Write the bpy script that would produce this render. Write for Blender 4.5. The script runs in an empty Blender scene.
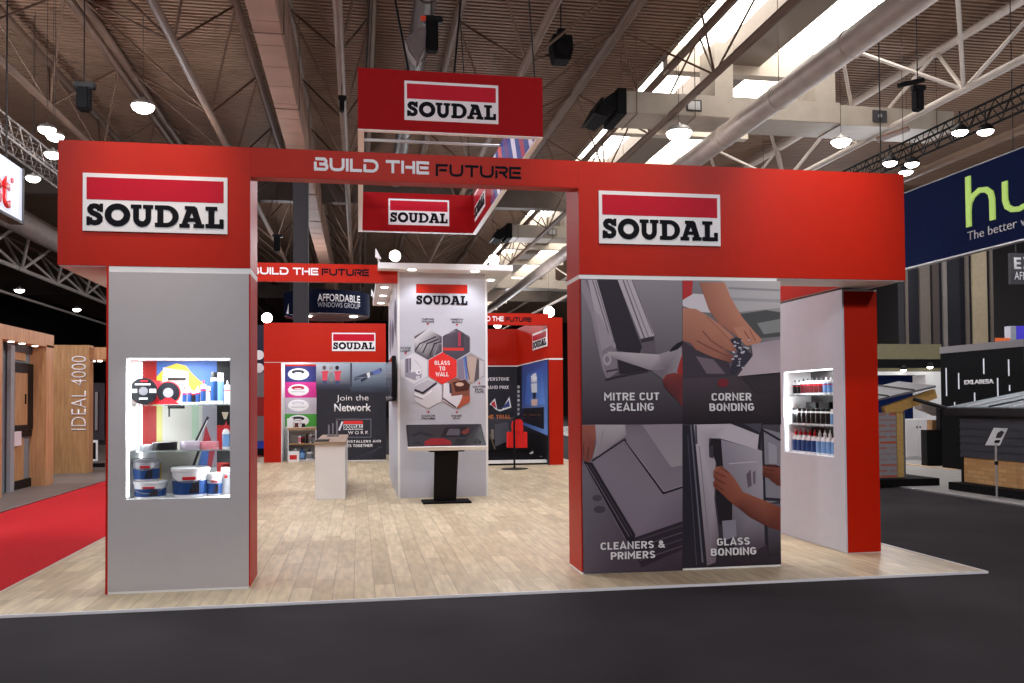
import bpy, bmesh, math, random
from mathutils import Vector
random.seed(7)
SC = bpy.context.scene
COL = SC.collection
PI = math.pi
# ------------------------------------------------------------------ survey of the hall: camera figures and sight lines
F, PITCH, ROLL, YAW, CY, EYE = 879.2646, .0254216, -.0074048, .1724729, 380.7662, 1.65
def ray(u, v):
    xx = (u-512)/F; uu = (CY-v)/F
    cr, sr = math.cos(ROLL), math.sin(ROLL); xr = cr*xx-sr*uu; up = sr*xx+cr*uu
    cp, sp = math.cos(PITCH), math.sin(PITCH); yd = cp-sp*up; z = sp+cp*up
    c, s = math.cos(YAW), math.sin(YAW)
    return (c*xr+s*yd, -s*xr+c*yd, z)
def on_y(u, v, Y): r = ray(u, v); t = Y/r[1]; return Vector((r[0]*t, Y, EYE+r[2]*t))
def on_x(u, v, X): r = ray(u, v); t = X/r[0]; return Vector((X, r[1]*t, EYE+r[2]*t))
def on_z(u, v, Z): r = ray(u, v); t = (Z-EYE)/r[2]; return Vector((r[0]*t, r[1]*t, Z))

# ------------------------------------------------------------------ materials
def lin(c):
    return tuple((x/255/12.92 if x/255 <= .04045 else ((x/255+.055)/1.055)**2.4) for x in c)
_M = {}
def mat(name, rgb, rough=.55, metal=0., spec=.35, var=.06, scale=9., bump=0., emit=None, es=0., trans=0., stretch=None, coat=0.):
    if name in _M: return _M[name]
    m = bpy.data.materials.new(name); m.use_nodes = True
    nt = m.node_tree; b = nt.nodes['Principled BSDF']
    c = lin(rgb)
    b.inputs['Roughness'].default_value = rough; b.inputs['Metallic'].default_value = metal
    b.inputs['Specular IOR Level'].default_value = spec
    b.inputs['Transmission Weight'].default_value = trans
    b.inputs['Coat Weight'].default_value = coat
    tc = nt.nodes.new('ShaderNodeTexCoord'); mp = nt.nodes.new('ShaderNodeMapping')
    nt.links.new(tc.outputs['Object'], mp.inputs['Vector'])
    if stretch: mp.inputs['Scale'].default_value = stretch
    n = nt.nodes.new('ShaderNodeTexNoise'); n.inputs['Scale'].default_value = scale; n.inputs['Detail'].default_value = 3
    nt.links.new(mp.outputs['Vector'], n.inputs['Vector'])
    r = nt.nodes.new('ShaderNodeValToRGB')
    r.color_ramp.elements[0].position = .3; r.color_ramp.elements[1].position = .7
    r.color_ramp.elements[0].color = (*[x*(1-var) for x in c], 1); r.color_ramp.elements[1].color = (*[min(1, x*(1+var)) for x in c], 1)
    nt.links.new(n.outputs['Fac'], r.inputs['Fac']); nt.links.new(r.outputs['Color'], b.inputs['Base Color'])
    if bump:
        bp = nt.nodes.new('ShaderNodeBump'); bp.inputs['Strength'].default_value = bump; bp.inputs['Distance'].default_value = .01
        nt.links.new(n.outputs['Fac'], bp.inputs['Height']); nt.links.new(bp.outputs['Normal'], b.inputs['Normal'])
    if emit:
        b.inputs['Emission Color'].default_value = (*lin(emit), 1); b.inputs['Emission Strength'].default_value = es
    _M[name] = m; return m
def wood(name, a, b_, scale=(14, 14, 1.2), rough=.5):
    if name in _M: return _M[name]
    m = bpy.data.materials.new(name); m.use_nodes = True; nt = m.node_tree; bs = nt.nodes['Principled BSDF']
    bs.inputs['Roughness'].default_value = rough
    tc = nt.nodes.new('ShaderNodeTexCoord'); mp = nt.nodes.new('ShaderNodeMapping'); mp.inputs['Scale'].default_value = scale
    n = nt.nodes.new('ShaderNodeTexNoise'); n.inputs['Scale'].default_value = 1.5; n.inputs['Detail'].default_value = 5; n.inputs['Distortion'].default_value = .6
    r = nt.nodes.new('ShaderNodeValToRGB'); r.color_ramp.elements[0].position = .32; r.color_ramp.elements[1].position = .68
    r.color_ramp.elements[0].color = (*lin(a), 1); r.color_ramp.elements[1].color = (*lin(b_), 1)
    nt.links.new(tc.outputs['Object'], mp.inputs['Vector']); nt.links.new(mp.outputs['Vector'], n.inputs['Vector'])
    nt.links.new(n.outputs['Fac'], r.inputs['Fac']); nt.links.new(r.outputs['Color'], bs.inputs['Base Color'])
    _M[name] = m; return m
def planks():
    m = bpy.data.materials.new('vinyl_planks'); m.use_nodes = True; nt = m.node_tree; bs = nt.nodes['Principled BSDF']
    bs.inputs['Roughness'].default_value = .42; bs.inputs['Specular IOR Level'].default_value = .35
    tc = nt.nodes.new('ShaderNodeTexCoord'); mp = nt.nodes.new('ShaderNodeMapping'); mp.inputs['Rotation'].default_value = (0, 0, PI/2)
    br = nt.nodes.new('ShaderNodeTexBrick'); br.offset = .37; br.offset_frequency = 2
    for k, v in (('Scale', 1.), ('Mortar Size', .004), ('Brick Width', .92), ('Row Height', .18), ('Bias', 0.), ('Mortar Smooth', .3)): br.inputs[k].default_value = v
    br.inputs['Color1'].default_value = (*lin((222, 205, 174)), 1); br.inputs['Color2'].default_value = (*lin((196, 177, 146)), 1); br.inputs['Mortar'].default_value = (*lin((170, 150, 122)), 1)
    n = nt.nodes.new('ShaderNodeTexNoise'); n.inputs['Scale'].default_value = 5; n.inputs['Detail'].default_value = 6
    mp2 = nt.nodes.new('ShaderNodeMapping'); mp2.inputs['Scale'].default_value = (3.5, .5, 1)
    nt.links.new(tc.outputs['Object'], mp.inputs['Vector']); nt.links.new(mp.outputs['Vector'], br.inputs['Vector'])
    nt.links.new(tc.outputs['Object'], mp2.inputs['Vector']); nt.links.new(mp2.outputs['Vector'], n.inputs['Vector'])
    r = nt.nodes.new('ShaderNodeValToRGB'); r.color_ramp.elements[0].position = .35; r.color_ramp.elements[1].position = .65
    r.color_ramp.elements[0].color = (.80, .79, .77, 1); r.color_ramp.elements[1].color = (1.05, 1.04, 1.02, 1)
    mx = nt.nodes.new('ShaderNodeMix'); mx.data_type = 'RGBA'; mx.blend_type = 'MULTIPLY'; mx.inputs[0].default_value = 1
    nt.links.new(n.outputs['Fac'], r.inputs['Fac']); nt.links.new(br.outputs['Color'], mx.inputs[6]); nt.links.new(r.outputs['Color'], mx.inputs[7])
    nt.links.new(mx.outputs[2], bs.inputs['Base Color'])
    return m
def bricks(name, c1, c2, mo, bw=.215, rh=.075, ms=.01, sq=(1, 1, 1), rot=(PI/2, 0, 0)):
    m = bpy.data.materials.new(name); m.use_nodes = True; nt = m.node_tree; bs = nt.nodes['Principled BSDF']; bs.inputs['Roughness'].default_value = .8
    tc = nt.nodes.new('ShaderNodeTexCoord'); sx = nt.nodes.new('ShaderNodeSeparateXYZ'); ad = nt.nodes.new('ShaderNodeMath'); ad.operation = 'ADD'
    cb = nt.nodes.new('ShaderNodeCombineXYZ')
    br = nt.nodes.new('ShaderNodeTexBrick')
    for k, v in (('Scale', 1.), ('Mortar Size', ms), ('Brick Width', bw), ('Row Height', rh)): br.inputs[k].default_value = v
    br.inputs['Color1'].default_value = (*lin(c1), 1); br.inputs['Color2'].default_value = (*lin(c2), 1); br.inputs['Mortar'].default_value = (*lin(mo), 1)
    nt.links.new(tc.outputs['Object'], sx.inputs[0]); nt.links.new(sx.outputs[0], ad.inputs[0]); nt.links.new(sx.outputs[1], ad.inputs[1])
    nt.links.new(ad.outputs[0], cb.inputs[0]); nt.links.new(sx.outputs[2], cb.inputs[1]); nt.links.new(cb.outputs[0], br.inputs['Vector'])
    nt.links.new(br.outputs['Color'], bs.inputs['Base Color']); return m
def art_material():
    m = bpy.data.materials.new('printed_graphic'); m.use_nodes = True; nt = m.node_tree; bs = nt.nodes['Principled BSDF']
    bs.inputs['Roughness'].default_value = .5; bs.inputs['Specular IOR Level'].default_value = .25
    a = nt.nodes.new('ShaderNodeVertexColor'); a.layer_name = 'ink'
    nt.links.new(a.outputs['Color'], bs.inputs['Base Color']); return m
ART = art_material()
RED = mat('red_laminate', (184, 30, 6), .42, spec=.16, var=.03)
TGREY = mat('light_grey_laminate', (192, 188, 190), .5, spec=.2, var=.015)
CGREY = mat('cool_white_laminate', (198, 200, 210), .5, spec=.22, var=.015)
REDLOGO = mat('logo_crimson', (192, 14, 42), .5, spec=.15, var=.03)
WHITE = mat('white_laminate', (226, 223, 224), .5, var=.015)
BRIGHT = mat('bright_white_laminate', (240, 240, 240), .45, var=.01)
LETW = mat('white_lettering', (240, 238, 240), .55, spec=.2, var=.02)
BLACK = mat('black_lettering', (12, 11, 20), .7, spec=.15, var=.05)
BLK = mat('black_satin', (11, 10, 13), .5, spec=.2, var=.1)
BLKM = mat('black_matt', (15, 14, 16), .8, spec=.15, var=.15)
CHAR = mat('charcoal_print', (38, 38, 48), .55, var=.05)
GREY = mat('grey_panel', (120, 116, 118), .55, var=.04)
DGREY = mat('dark_grey_panel', (62, 60, 64), .6, var=.06)
ALU = mat('aluminium', (200, 200, 202), .35, .8, var=.03)
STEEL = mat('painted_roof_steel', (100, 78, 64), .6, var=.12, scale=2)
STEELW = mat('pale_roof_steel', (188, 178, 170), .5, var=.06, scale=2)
DUCT = mat('galvanised_duct', (165, 150, 142), .5, .15, var=.1, scale=3)
NAVY = mat('navy_fabric', (15, 28, 70), .75, spec=.08, var=.06)
LAMPM = mat('lamp_lens', (255, 250, 240), .4, emit=(255, 250, 240), es=14.)
LAMPS = mat('small_lamp_lens', (255, 248, 236), .4, emit=(255, 248, 236), es=8.)
LEDM = mat('led_strip', (255, 255, 255), .4, emit=(250, 252, 255), es=3.)
CABLE = mat('steel_cable', (38, 35, 34), .6)
OAK = wood('oak_laminate', (176, 124, 82), (205, 154, 108))
OAKD = wood('tan_wood_laminate', (160, 118, 76), (190, 146, 98))
GLASS = mat('shelf_glass', (225, 235, 235), .05, trans=.85, var=.0)

# ------------------------------------------------------------------ mesh building
WLOC = {}
class MB:
    def __init__(s): s.bm = bmesh.new(); s.smooth = False
    def poly(s, pts):
        f = s.bm.faces.new([s.bm.verts.new(p) for p in pts]); return f
    def box(s, x0, x1, y0, y1, z0, z1, skip=''):
        if x0 > x1: x0, x1 = x1, x0
        if y0 > y1: y0, y1 = y1, y0
        if z0 > z1: z0, z1 = z1, z0
        v = [s.bm.verts.new(p) for p in ((x0,y0,z0),(x1,y0,z0),(x1,y1,z0),(x0,y1,z0),(x0,y0,z1),(x1,y0,z1),(x1,y1,z1),(x0,y1,z1))]
        for k, i in (('b',(0,3,2,1)),('t',(4,5,6,7)),('f',(0,1,5,4)),('r',(1,2,6,5)),('k',(2,3,7,6)),('l',(3,0,4,7))):
            if k not in skip: s.bm.faces.new([v[j] for j in i])
        return s
    def hexa(s, bot, top):
        v = [s.bm.verts.new(p) for p in list(bot)+list(top)]
        n = len(bot)
        s.bm.faces.new([v[i] for i in reversed(range(n))]); s.bm.faces.new([v[n+i] for i in range(n)])
        for i in range(n): s.bm.faces.new([v[i], v[(i+1) % n], v[n+(i+1) % n], v[n+i]])
        return s
    def prism(s, pts, d):       # polygon extruded by vector d
        d = Vector(d); return s.hexa([Vector(p) for p in pts], [Vector(p)+d for p in pts])
    def tube(s, a, b, r, n=8, r2=None, cap=True):
        a, b = Vector(a), Vector(b); r2 = r if r2 is None else r2
        t = (b-a).normalized(); e = Vector((0,0,1)) if abs(t.z) < .9 else Vector((1,0,0))
        x = t.cross(e).normalized(); y = t.cross(x)
        A = [s.bm.verts.new(a+(x*math.cos(2*PI*i/n)+y*math.sin(2*PI*i/n))*r) for i in range(n)]
        B = [s.bm.verts.new(b+(x*math.cos(2*PI*i/n)+y*math.sin(2*PI*i/n))*r2) for i in range(n)]
        for i in range(n): s.bm.faces.new([A[i], A[(i+1) % n], B[(i+1) % n], B[i]])
        if cap: s.bm.faces.new(A[::-1]); s.bm.faces.new(B)
        s.smooth = True; return s
    def path(s, pts, r, n=8):
        for a, b in zip(pts, pts[1:]): s.tube(a, b, r, n)
        return s
    def lathe(s, prof, c=(0,0,0), axis='z', n=20):
        c = Vector(c); rings = []
        for r, h in prof:
            ring = []
            for i in range(n):
                a = 2*PI*i/n; p = (r*math.cos(a), r*math.sin(a), h)
                if axis == 'y': p = (p[0], p[2], p[1])
                if axis == 'x': p = (p[2], p[0], p[1])
                ring.append(s.bm.verts.new(c+Vector(p)))
            rings.append(ring)
        for A, B in zip(rings, rings[1:]):
            for i in range(n): s.bm.faces.new([A[i], A[(i+1) % n], B[(i+1) % n], B[i]])
        s.bm.faces.new(rings[0][::-1]); s.bm.faces.new(rings[-1])
        s.smooth = True; return s
    def build(s, name, m, parent=None, bevel=0., label=None):
        bm = s.bm; off = WLOC.get(parent, Vector((0,0,0))) if parent else Vector((0,0,0))
        bmesh.ops.recalc_face_normals(bm, faces=bm.faces)
        if bevel: bmesh.ops.bevel(bm, geom=[e for e in bm.edges if len(e.link_faces) == 2 and e.calc_face_angle(0) > .6], offset=bevel, segments=2, affect='EDGES', clamp_overlap=True)
        # own origin: the centre of the base
        vs = [v.co for v in bm.verts]
        base = off
        if parent is None:
            base = Vector(((min(v.x for v in vs)+max(v.x for v in vs))/2, (min(v.y for v in vs)+max(v.y for v in vs))/2, min(v.z for v in vs)))
        bmesh.ops.translate(bm, verts=bm.verts, vec=-base)
        me = bpy.data.meshes.new(name); bm.to_mesh(me); bm.free()
        me.materials.append(m)
        o = bpy.data.objects.new(name, me); COL.objects.link(o)
        if s.smooth:
            for p in me.polygons: p.use_smooth = True
            me.set_sharp_from_angle(angle=.6)
        if parent: o.parent = parent
        else: o.location = base
        WLOC[o] = base
        if label: o['label'] = label
        return o
def box(*a): return MB().box(*a)
def tag(o, label, cat, group=None, kind=None):
    o['label'] = label; o['category'] = cat
    if group: o['group'] = group
    if kind: o['kind'] = kind
    return o
def thing(name, label, cat, loc, group=None):
    o = bpy.data.objects.new(name, None); COL.objects.link(o); o.location = loc; WLOC[o] = Vector(loc); o.empty_display_size = .1
    return tag(o, label, cat, group)
def struct(o): o['kind'] = 'structure'; return o
def dup(root, loc, label, group=None):
    r = root.copy(); COL.objects.link(r); r.location = loc; r['label'] = label
    if group: r['group'] = group
    for ch in list(root.children):
        c = ch.copy(); COL.objects.link(c); c.parent = r
        for g in list(ch.children):
            d = g.copy(); COL.objects.link(d); d.parent = c
    return r

# ------------------------------------------------------------------ flat faces to letter and print on
class Face:
    def __init__(s, kind, val):
        s.k, s.v = kind, val
        s.R = {'y': Vector((1,0,0)), 'x-': Vector((0,-1,0)), 'x+': Vector((0,1,0))}[kind]
        s.U = Vector((0,0,1)); s.N = {'y': Vector((0,-1,0)), 'x-': Vector((-1,0,0)), 'x+': Vector((1,0,0))}[kind]
    def pt(s, u, v): return on_y(u, v, s.v) if s.k == 'y' else on_x(u, v, s.v)
    def boxpx(s, u0, vb, u1, vt):
        a, b = s.pt(u0, vb), s.pt(u1, vt)
        w = (b-a).dot(s.R); return a, w, b.z-a.z
def stroke(pts, w, closed=False):
    P = [Vector((*p, 0)) for p in pts]; n = len(P); L = []; Rr = []
    for i in range(n):
        a = P[i-1] if (i > 0 or closed) else None; b = P[(i+1) % n] if (i < n-1 or closed) else None
        d1 = (P[i]-a).normalized() if a is not None else None; d2 = (b-P[i]).normalized() if b is not None else None
        d1 = d1 or d2; d2 = d2 or d1
        n1 = Vector((-d1.y, d1.x, 0)); n2 = Vector((-d2.y, d2.x, 0)); m = (n1+n2).normalized()
        k = w/2/max(.45, m.dot(n1)); L.append(P[i]+m*k); Rr.append(P[i]-m*k)
    out = []
    for i in range(n if closed else n-1):
        j = (i+1) % n; out.append([L[i], Rr[i], Rr[j], L[j]])
    return [[(p.x, p.y) for p in q] for q in out]
def R_(x0, y0, x1, y1): return [[(x0,y0),(x1,y0),(x1,y1),(x0,y1)]]
def ring(cx, cy, ro, so, ri, si, a0=0, a1=2*PI, n=28):
    out = []
    for i in range(n):
        a, b = a0+(a1-a0)*i/n, a0+(a1-a0)*(i+1)/n
        out.append([(cx+ri*math.cos(a), cy+si*math.sin(a)), (cx+ro*math.cos(a), cy+so*math.sin(a)), (cx+ro*math.cos(b), cy+so*math.sin(b)), (cx+ri*math.cos(b), cy+si*math.sin(b))])
    return out
def off(polys, dx): return [[(x+dx, y) for x, y in q] for q in polys]
SLAB = {}
SLAB['S'] = (stroke([(.60,.69),(.54,.81),(.45,.87),(.34,.885),(.23,.855),(.165,.76),(.18,.66),(.27,.575),(.40,.52),(.52,.455),(.59,.36),(.585,.23),(.50,.145),(.37,.115),(.25,.14),(.16,.22),(.13,.34)], .24)+R_(.575,.62,.72,1)+R_(.02,0,.165,.40), .74)
SLAB['O'] = (ring(.55,.5,.55,.53,.265,.255), 1.10)
SLAB['U'] = (R_(0,.83,.46,1)+R_(.10,.40,.35,1)+R_(.53,.83,.97,1)+R_(.64,.40,.88,1)+ring(.49,.41,.39,.43,.15,.17,PI,2*PI,16), .97)
SLAB['D'] = (R_(0,0,.52,.19)+R_(0,.81,.52,1)+R_(.11,.1,.37,.9)+ring(.50,.5,.54,.5,.27,.31,-PI/2,PI/2,16), 1.05)
SLAB['A'] = ([[(.08,.1),(.33,.1),(.60,.9),(.35,.9)], [(.74,.1),(1.02,.1),(.76,.95),(.46,.95)]]+R_(.24,.84,.70,1)+R_(.28,.29,.84,.45)+R_(0,0,.45,.17)+R_(.62,0,1.09,.17), 1.09)
SLAB['L'] = (R_(0,.83,.52,1)+R_(.13,.1,.39,.9)+R_(0,0,.80,.19)+R_(.62,.1,.80,.42), .80)
def slab_word():
    x = 0; out = []
    for ch, g in zip('SOUDAL', (.05,.02,.07,.02,.06,0)):
        p, w = SLAB[ch]; out += off(p, x); x += w+g
    return out
TW = .2
TECH = {
 'B': ([[(.1,.9),(.86,.9),(.98,.78),(.98,.62),(.86,.5),(.42,.5)],[(.86,.5),(1.06,.4),(1.06,.22),(.94,.1),(.1,.1),(.1,.66)]], 1.16),
 'U': ([[(.1,1),(.1,.36),(.2,.18),(.42,.1),(.8,.1),(1.02,.18),(1.12,.36),(1.12,1)]], 1.22),
 'I': ([[(.1,0),(.1,1)]], .2),
 'L': ([[(.1,1),(.1,.1),(1.0,.1)]], 1.0),
 'D': ([[(.1,0),(.1,.62)],[(.0,.9),(.82,.9),(1.04,.78),(1.14,.6),(1.14,.4),(1.04,.22),(.82,.1),(.1,.1)]], 1.24),
 'T': ([[(0,.9),(1.2,.9)],[(.6,0),(.6,.9)]], 1.2),
 'H': ([[(.1,0),(.1,1)],[(1.06,0),(1.06,1)],[(.34,.5),(1.06,.5)]], 1.16),
 'E': ([[(1.08,.9),(.1,.9),(.1,.1),(1.08,.1)],[(.3,.5),(1.02,.5)]], 1.08),
 'F': ([[(1.06,.9),(.1,.9),(.1,0)],[(.3,.5),(.96,.5)]], 1.06),
 'R': ([[(.1,0),(.1,.64)],[(0,.9),(.9,.9),(1.04,.8),(1.04,.6),(.9,.48),(.34,.48)],[(.62,.48),(1.06,.04)]], 1.1),
}
def tech_word(s, w=TW, gap=.14):
    x = 0; out = []
    for ch in s:
        if ch == ' ': x += .5; continue
        st, wd = TECH[ch]
        for p in st: out += off(stroke(p, w), x)
        x += wd+gap
    return out
def letters(polys, face, a, w, h, name, m, parent, depth=.003, lift=.0015, label=None):
    xs = [p[0] for q in polys for p in q]; ys = [p[1] for q in polys for p in q]
    x0, x1, y0, y1 = min(xs), max(xs), min(ys), max(ys)
    mb = MB(); d = face.N*depth
    for i, q in enumerate(polys):
        pts = [a+face.R*((x-x0)/(x1-x0)*w)+face.U*((y-y0)/(y1-y0)*h)+face.N*lift for x, y in q]
        mb.prism(pts, d+face.N*(i*6e-5))
    return mb.build(name, m, parent, label=label)
def text(s, face, a, w, h, name, m, parent, bold=0., depth=.003, lift=.0015, spacing=1., label=None, vert=False):
    cu = bpy.data.curves.new('text', 'FONT'); cu.body = s; cu.offset = bold; cu.space_character = spacing; cu.align_x = 'CENTER'; cu.space_line = .95; cu.resolution_u = 3
    o = bpy.data.objects.new('text', cu); COL.objects.link(o)
    bpy.context.view_layer.update()
    me = bpy.data.meshes.new_from_object(o.evaluated_get(bpy.context.evaluated_depsgraph_get()))
    bpy.data.objects.remove(o); bpy.data.curves.remove(cu)
    xs = [v.co.x for v in me.vertices]; ys = [v.co.y for v in me.vertices]
    x0, x1, y0, y1 = min(xs), max(xs), min(ys), max(ys)
    bm = bmesh.new(); bm.from_mesh(me); bpy.data.meshes.remove(me)
    R, U = (face.U, -face.R) if vert else (face.R, face.U)
    for v in bm.verts:
        v.co = a+R*((v.co.x-x0)/(x1-x0)*w)+U*((v.co.y-y0)/(y1-y0)*h)+face.N*lift
    ret = bmesh.ops.extrude_face_region(bm, geom=list(bm.faces))
    bmesh.ops.translate(bm, verts=[g for g in ret['geom'] if isinstance(g, bmesh.types.BMVert)], vec=face.N*depth)
    mb = MB(); mb.bm.free(); mb.bm = bm
    return mb.build(name, m, parent, label=label)
def text_px(s, face, u0, vb, u1, vt, name, m, parent, **k):
    a, w, h = face.boxpx(u0, vb, u1, vt); return text(s, face, a, w, h, name, m, parent, **k)
DINW = .175
def arc_(cx, cy, rx, ry, a0, a1, n=6): return [(cx+rx*math.cos(math.radians(a0+(a1-a0)*i/n)), cy+ry*math.sin(math.radians(a0+(a1-a0)*i/n))) for i in range(n+1)]
e_ = DINW/2
DIN = {
 'A': ([[(.04,0),(.33,1-e_*.2),(.62,0)],[(.14,.26),(.52,.26)]], .66), 'B': ([[(e_,e_),(e_,1-e_)]+arc_(.34,.72,.18,1-e_-.72,90,-90)[0:]+[(e_,.53)],[(e_,.53)]+arc_(.36,.31,.2,.31-e_,90,-90)+[(e_,e_)]], .64),
 'C': ([arc_(.32,.70,.23,.3-e_,20,180)+arc_(.32,.30,.23,.3-e_,180,340)], .6), 'D': ([[(e_,e_),(e_,1-e_)]+arc_(.32,.68,.24,.32-e_,90,0)+arc_(.32,.32,.24,.32-e_,0,-90)+[(e_,e_)]], .64),
 'E': ([[(.52,1-e_),(e_,1-e_),(e_,e_),(.52,e_)],[(e_,.51),(.46,.51)]], .54), 'F': ([[(.52,1-e_),(e_,1-e_),(e_,0)],[(e_,.49),(.46,.49)]], .54),
 'H': ([[(e_,0),(e_,1)],[(.66-e_,0),(.66-e_,1)],[(e_,.5),(.66-e_,.5)]], .66), 'G': ([arc_(.32,.70,.23,.3-e_,20,180)+arc_(.32,.30,.23,.3-e_,180,360)+[(.55,.48),(.33,.48)]], .64), 'I': ([[(e_,0),(e_,1)]], .18), 'K': ([[(e_,0),(e_,1)],[(.56,1),(.16,.42)],[(.25,.55),(.58,0)]], .6),
 'L': ([[(e_,1),(e_,e_),(.5,e_)]], .52), 'M': ([[(e_,0),(e_,.93),(.39,.4),(.78-e_,.93),(.78-e_,0)]], .78), 'N': ([[(e_,0),(e_,.93),(.66-e_,.07),(.66-e_,1)]], .66),
 'O': ([arc_(.32,.69,.23,.31-e_,0,180)+arc_(.32,.31,.23,.31-e_,180,360)+[(.55,.69)]], .64), 'P': ([[(e_,0),(e_,1-e_)]+arc_(.34,.68,.2,.32-e_,90,-90)+[(e_,.45)]], .6),
 'R': ([[(e_,0),(e_,1-e_)]+arc_(.34,.69,.2,.31-e_,90,-90)+[(e_,.47)],[(.3,.47),(.54,0)]], .62),
 'S': ([arc_(.29,.715,.205,.285-e_,25,240,8)+[(.29,.5)]+arc_(.29,.285,.205,.285-e_,60,-155,8)], .58), 'T': ([[(0,1-e_),(.56,1-e_)],[(.28,0),(.28,1-e_)]], .56), 'U': ([[(e_,1)]+arc_(.32,.30,.32-e_,.3-e_,180,360)+[(.64-e_,1)]], .64),
 'V': ([[(.06,1),(.33,.04),(.6,1)]], .66), 'W': ([[(.05,1),(.22,.05),(.42,.8),(.62,.05),(.79,1)]], .84), 'X': ([[(.06,0),(.54,1)],[(.06,1),(.54,0)]], .6), 'Y': ([[(.06,1),(.31,.45),(.56,1)],[(.31,.45),(.31,0)]], .62),
 '&': ([[(.68,.02),(.22,.62)]+arc_(.30,.74,.14,.26-e_,200,-30,6)+[(.18,.42)]+arc_(.29,.27,.2,.27-e_,120,320,6)+[(.6,.5)]], .7),
 '0': ([arc_(.3,.69,.21,.31-e_,0,180)+arc_(.3,.31,.21,.31-e_,180,360)+[(.51,.69)]], .6), '4': ([[(.36,1),(.08,.26),(.58,.26)],[(.42,0),(.42,.6)]], .6),
}
def din(s, w=DINW, gap=.13, lead=1.36):
    out = []; rows = s.split('\n'); wid = [sum((DIN[c][1] if c != ' ' else .22)+gap for c in r)-gap for r in rows]; m = max(wid)
    for i, r in enumerate(rows):
        x = (m-wid[i])/2; y = -lead*i
        for c in r:
            if c == ' ': x += .22+gap; continue
            for p in DIN[c][0]: out += [[(qx, qy+y) for qx, qy in q] for q in off(stroke(p, w), x)]
            x += DIN[c][1]+gap
    return out
def din_px(s, face, u0, vb, u1, vt, name, m, parent, lift=.0015, w=DINW, **k):
    a, ww, h = face.boxpx(u0, vb, u1, vt); return letters(din(s, w, **k), face, a, ww, h, name, m, parent, lift=lift)
def logo(face, a, w, h, parent, name='logo_panel', thick=.02, bar=REDLOGO, board=True, lw=None):
    # white board with a crimson bar over slab letters
    R, U, N = face.R, face.U, face.N
    def rect(x0, x1, y0, y1, d0, d1): 
        mb = MB(); mb.prism([a+R*x0+U*y0+N*d0, a+R*x1+U*y0+N*d0, a+R*x1+U*y1+N*d0, a+R*x0+U*y1+N*d0], N*(d1-d0)); return mb
    p = rect(0, w, 0, h, 0, thick).build(name, LETW, parent) if board else parent
    if not board: thick = .0
    e = .035*w if board else 0
    if board: rect(e*.75, w-e*.75, h*.545, h-e*.85, thick, thick+.003).build('crimson_bar', bar, p)
    else: rect(0, w, h*.56, h, thick, thick+.003).build('red_bar', RED, p)
    pa = a+R*(e*.75)+U*(h*(.085 if board else 0))+N*thick
    letters(slab_word(), face, pa, w-1.5*e, h*(.40 if board else .46), 'lettering', BLACK, p)
    return p
def logo_px(face, u0, vb, u1, vt, parent, **k):
    a, w, h = face.boxpx(u0, vb, u1, vt); return logo(face, a, w, h, parent, **k)
GAIN = 1.28
class Art:
    # flat printed picture: polygons in survey coordinates laid on a face in thin layers
    def __init__(s, face, tf=(0, 0, 1), gain=None): s.f = face; s.tf = tf; s.sh = []; s.g = gain or GAIN
    def add(s, pts, col): s.sh.append((pts, col)); return s
    def rect(s, x0, y0, x1, y1, col): return s.add([(x0,y0),(x1,y0),(x1,y1),(x0,y1)], col)
    def ell(s, cx, cy, rx, ry, col, n=20): return s.add([(cx+rx*math.cos(2*PI*i/n), cy+ry*math.sin(2*PI*i/n)) for i in range(n)], col)
    def line(s, pts, w, col):
        for q in stroke(pts, w): s.add(q, col)
        return s
    def build(s, name, parent, label=None, lift=.002, eps=.0003):
        bm = bmesh.new(); lay = bm.loops.layers.float_color.new('ink')
        off_ = WLOC.get(parent, Vector((0,0,0)))
        for k, (pts, col) in enumerate(s.sh):
            vs = [bm.verts.new(s.f.pt(s.tf[0]+x/s.tf[2], s.tf[1]+y/s.tf[2])+s.f.N*(lift+eps*k)-off_) for x, y in pts]
            f = bm.faces.new(vs); f.normal_update()
            if f.normal.dot(s.f.N) < 0: f.normal_flip()
            cols = col if isinstance(col[0], (tuple, list)) else [col]*len(pts)
            mp = {v: c for v, c in zip(vs, cols)}
            for l in f.loops:
                c = lin(mp[l.vert]); l[lay] = (min(.95, c[0]*s.g), min(.95, c[1]*s.g), min(.95, c[2]*s.g), 1)
        bmesh.ops.triangulate(bm, faces=[f for f in bm.faces if len(f.verts) > 4])
        me = bpy.data.meshes.new(name); bm.to_mesh(me); bm.free(); me.materials.append(ART)
        o = bpy.data.objects.new(name, me); COL.objects.link(o); o.parent = parent; WLOC[o] = off_
        if label: o['label'] = label
        return o

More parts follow.
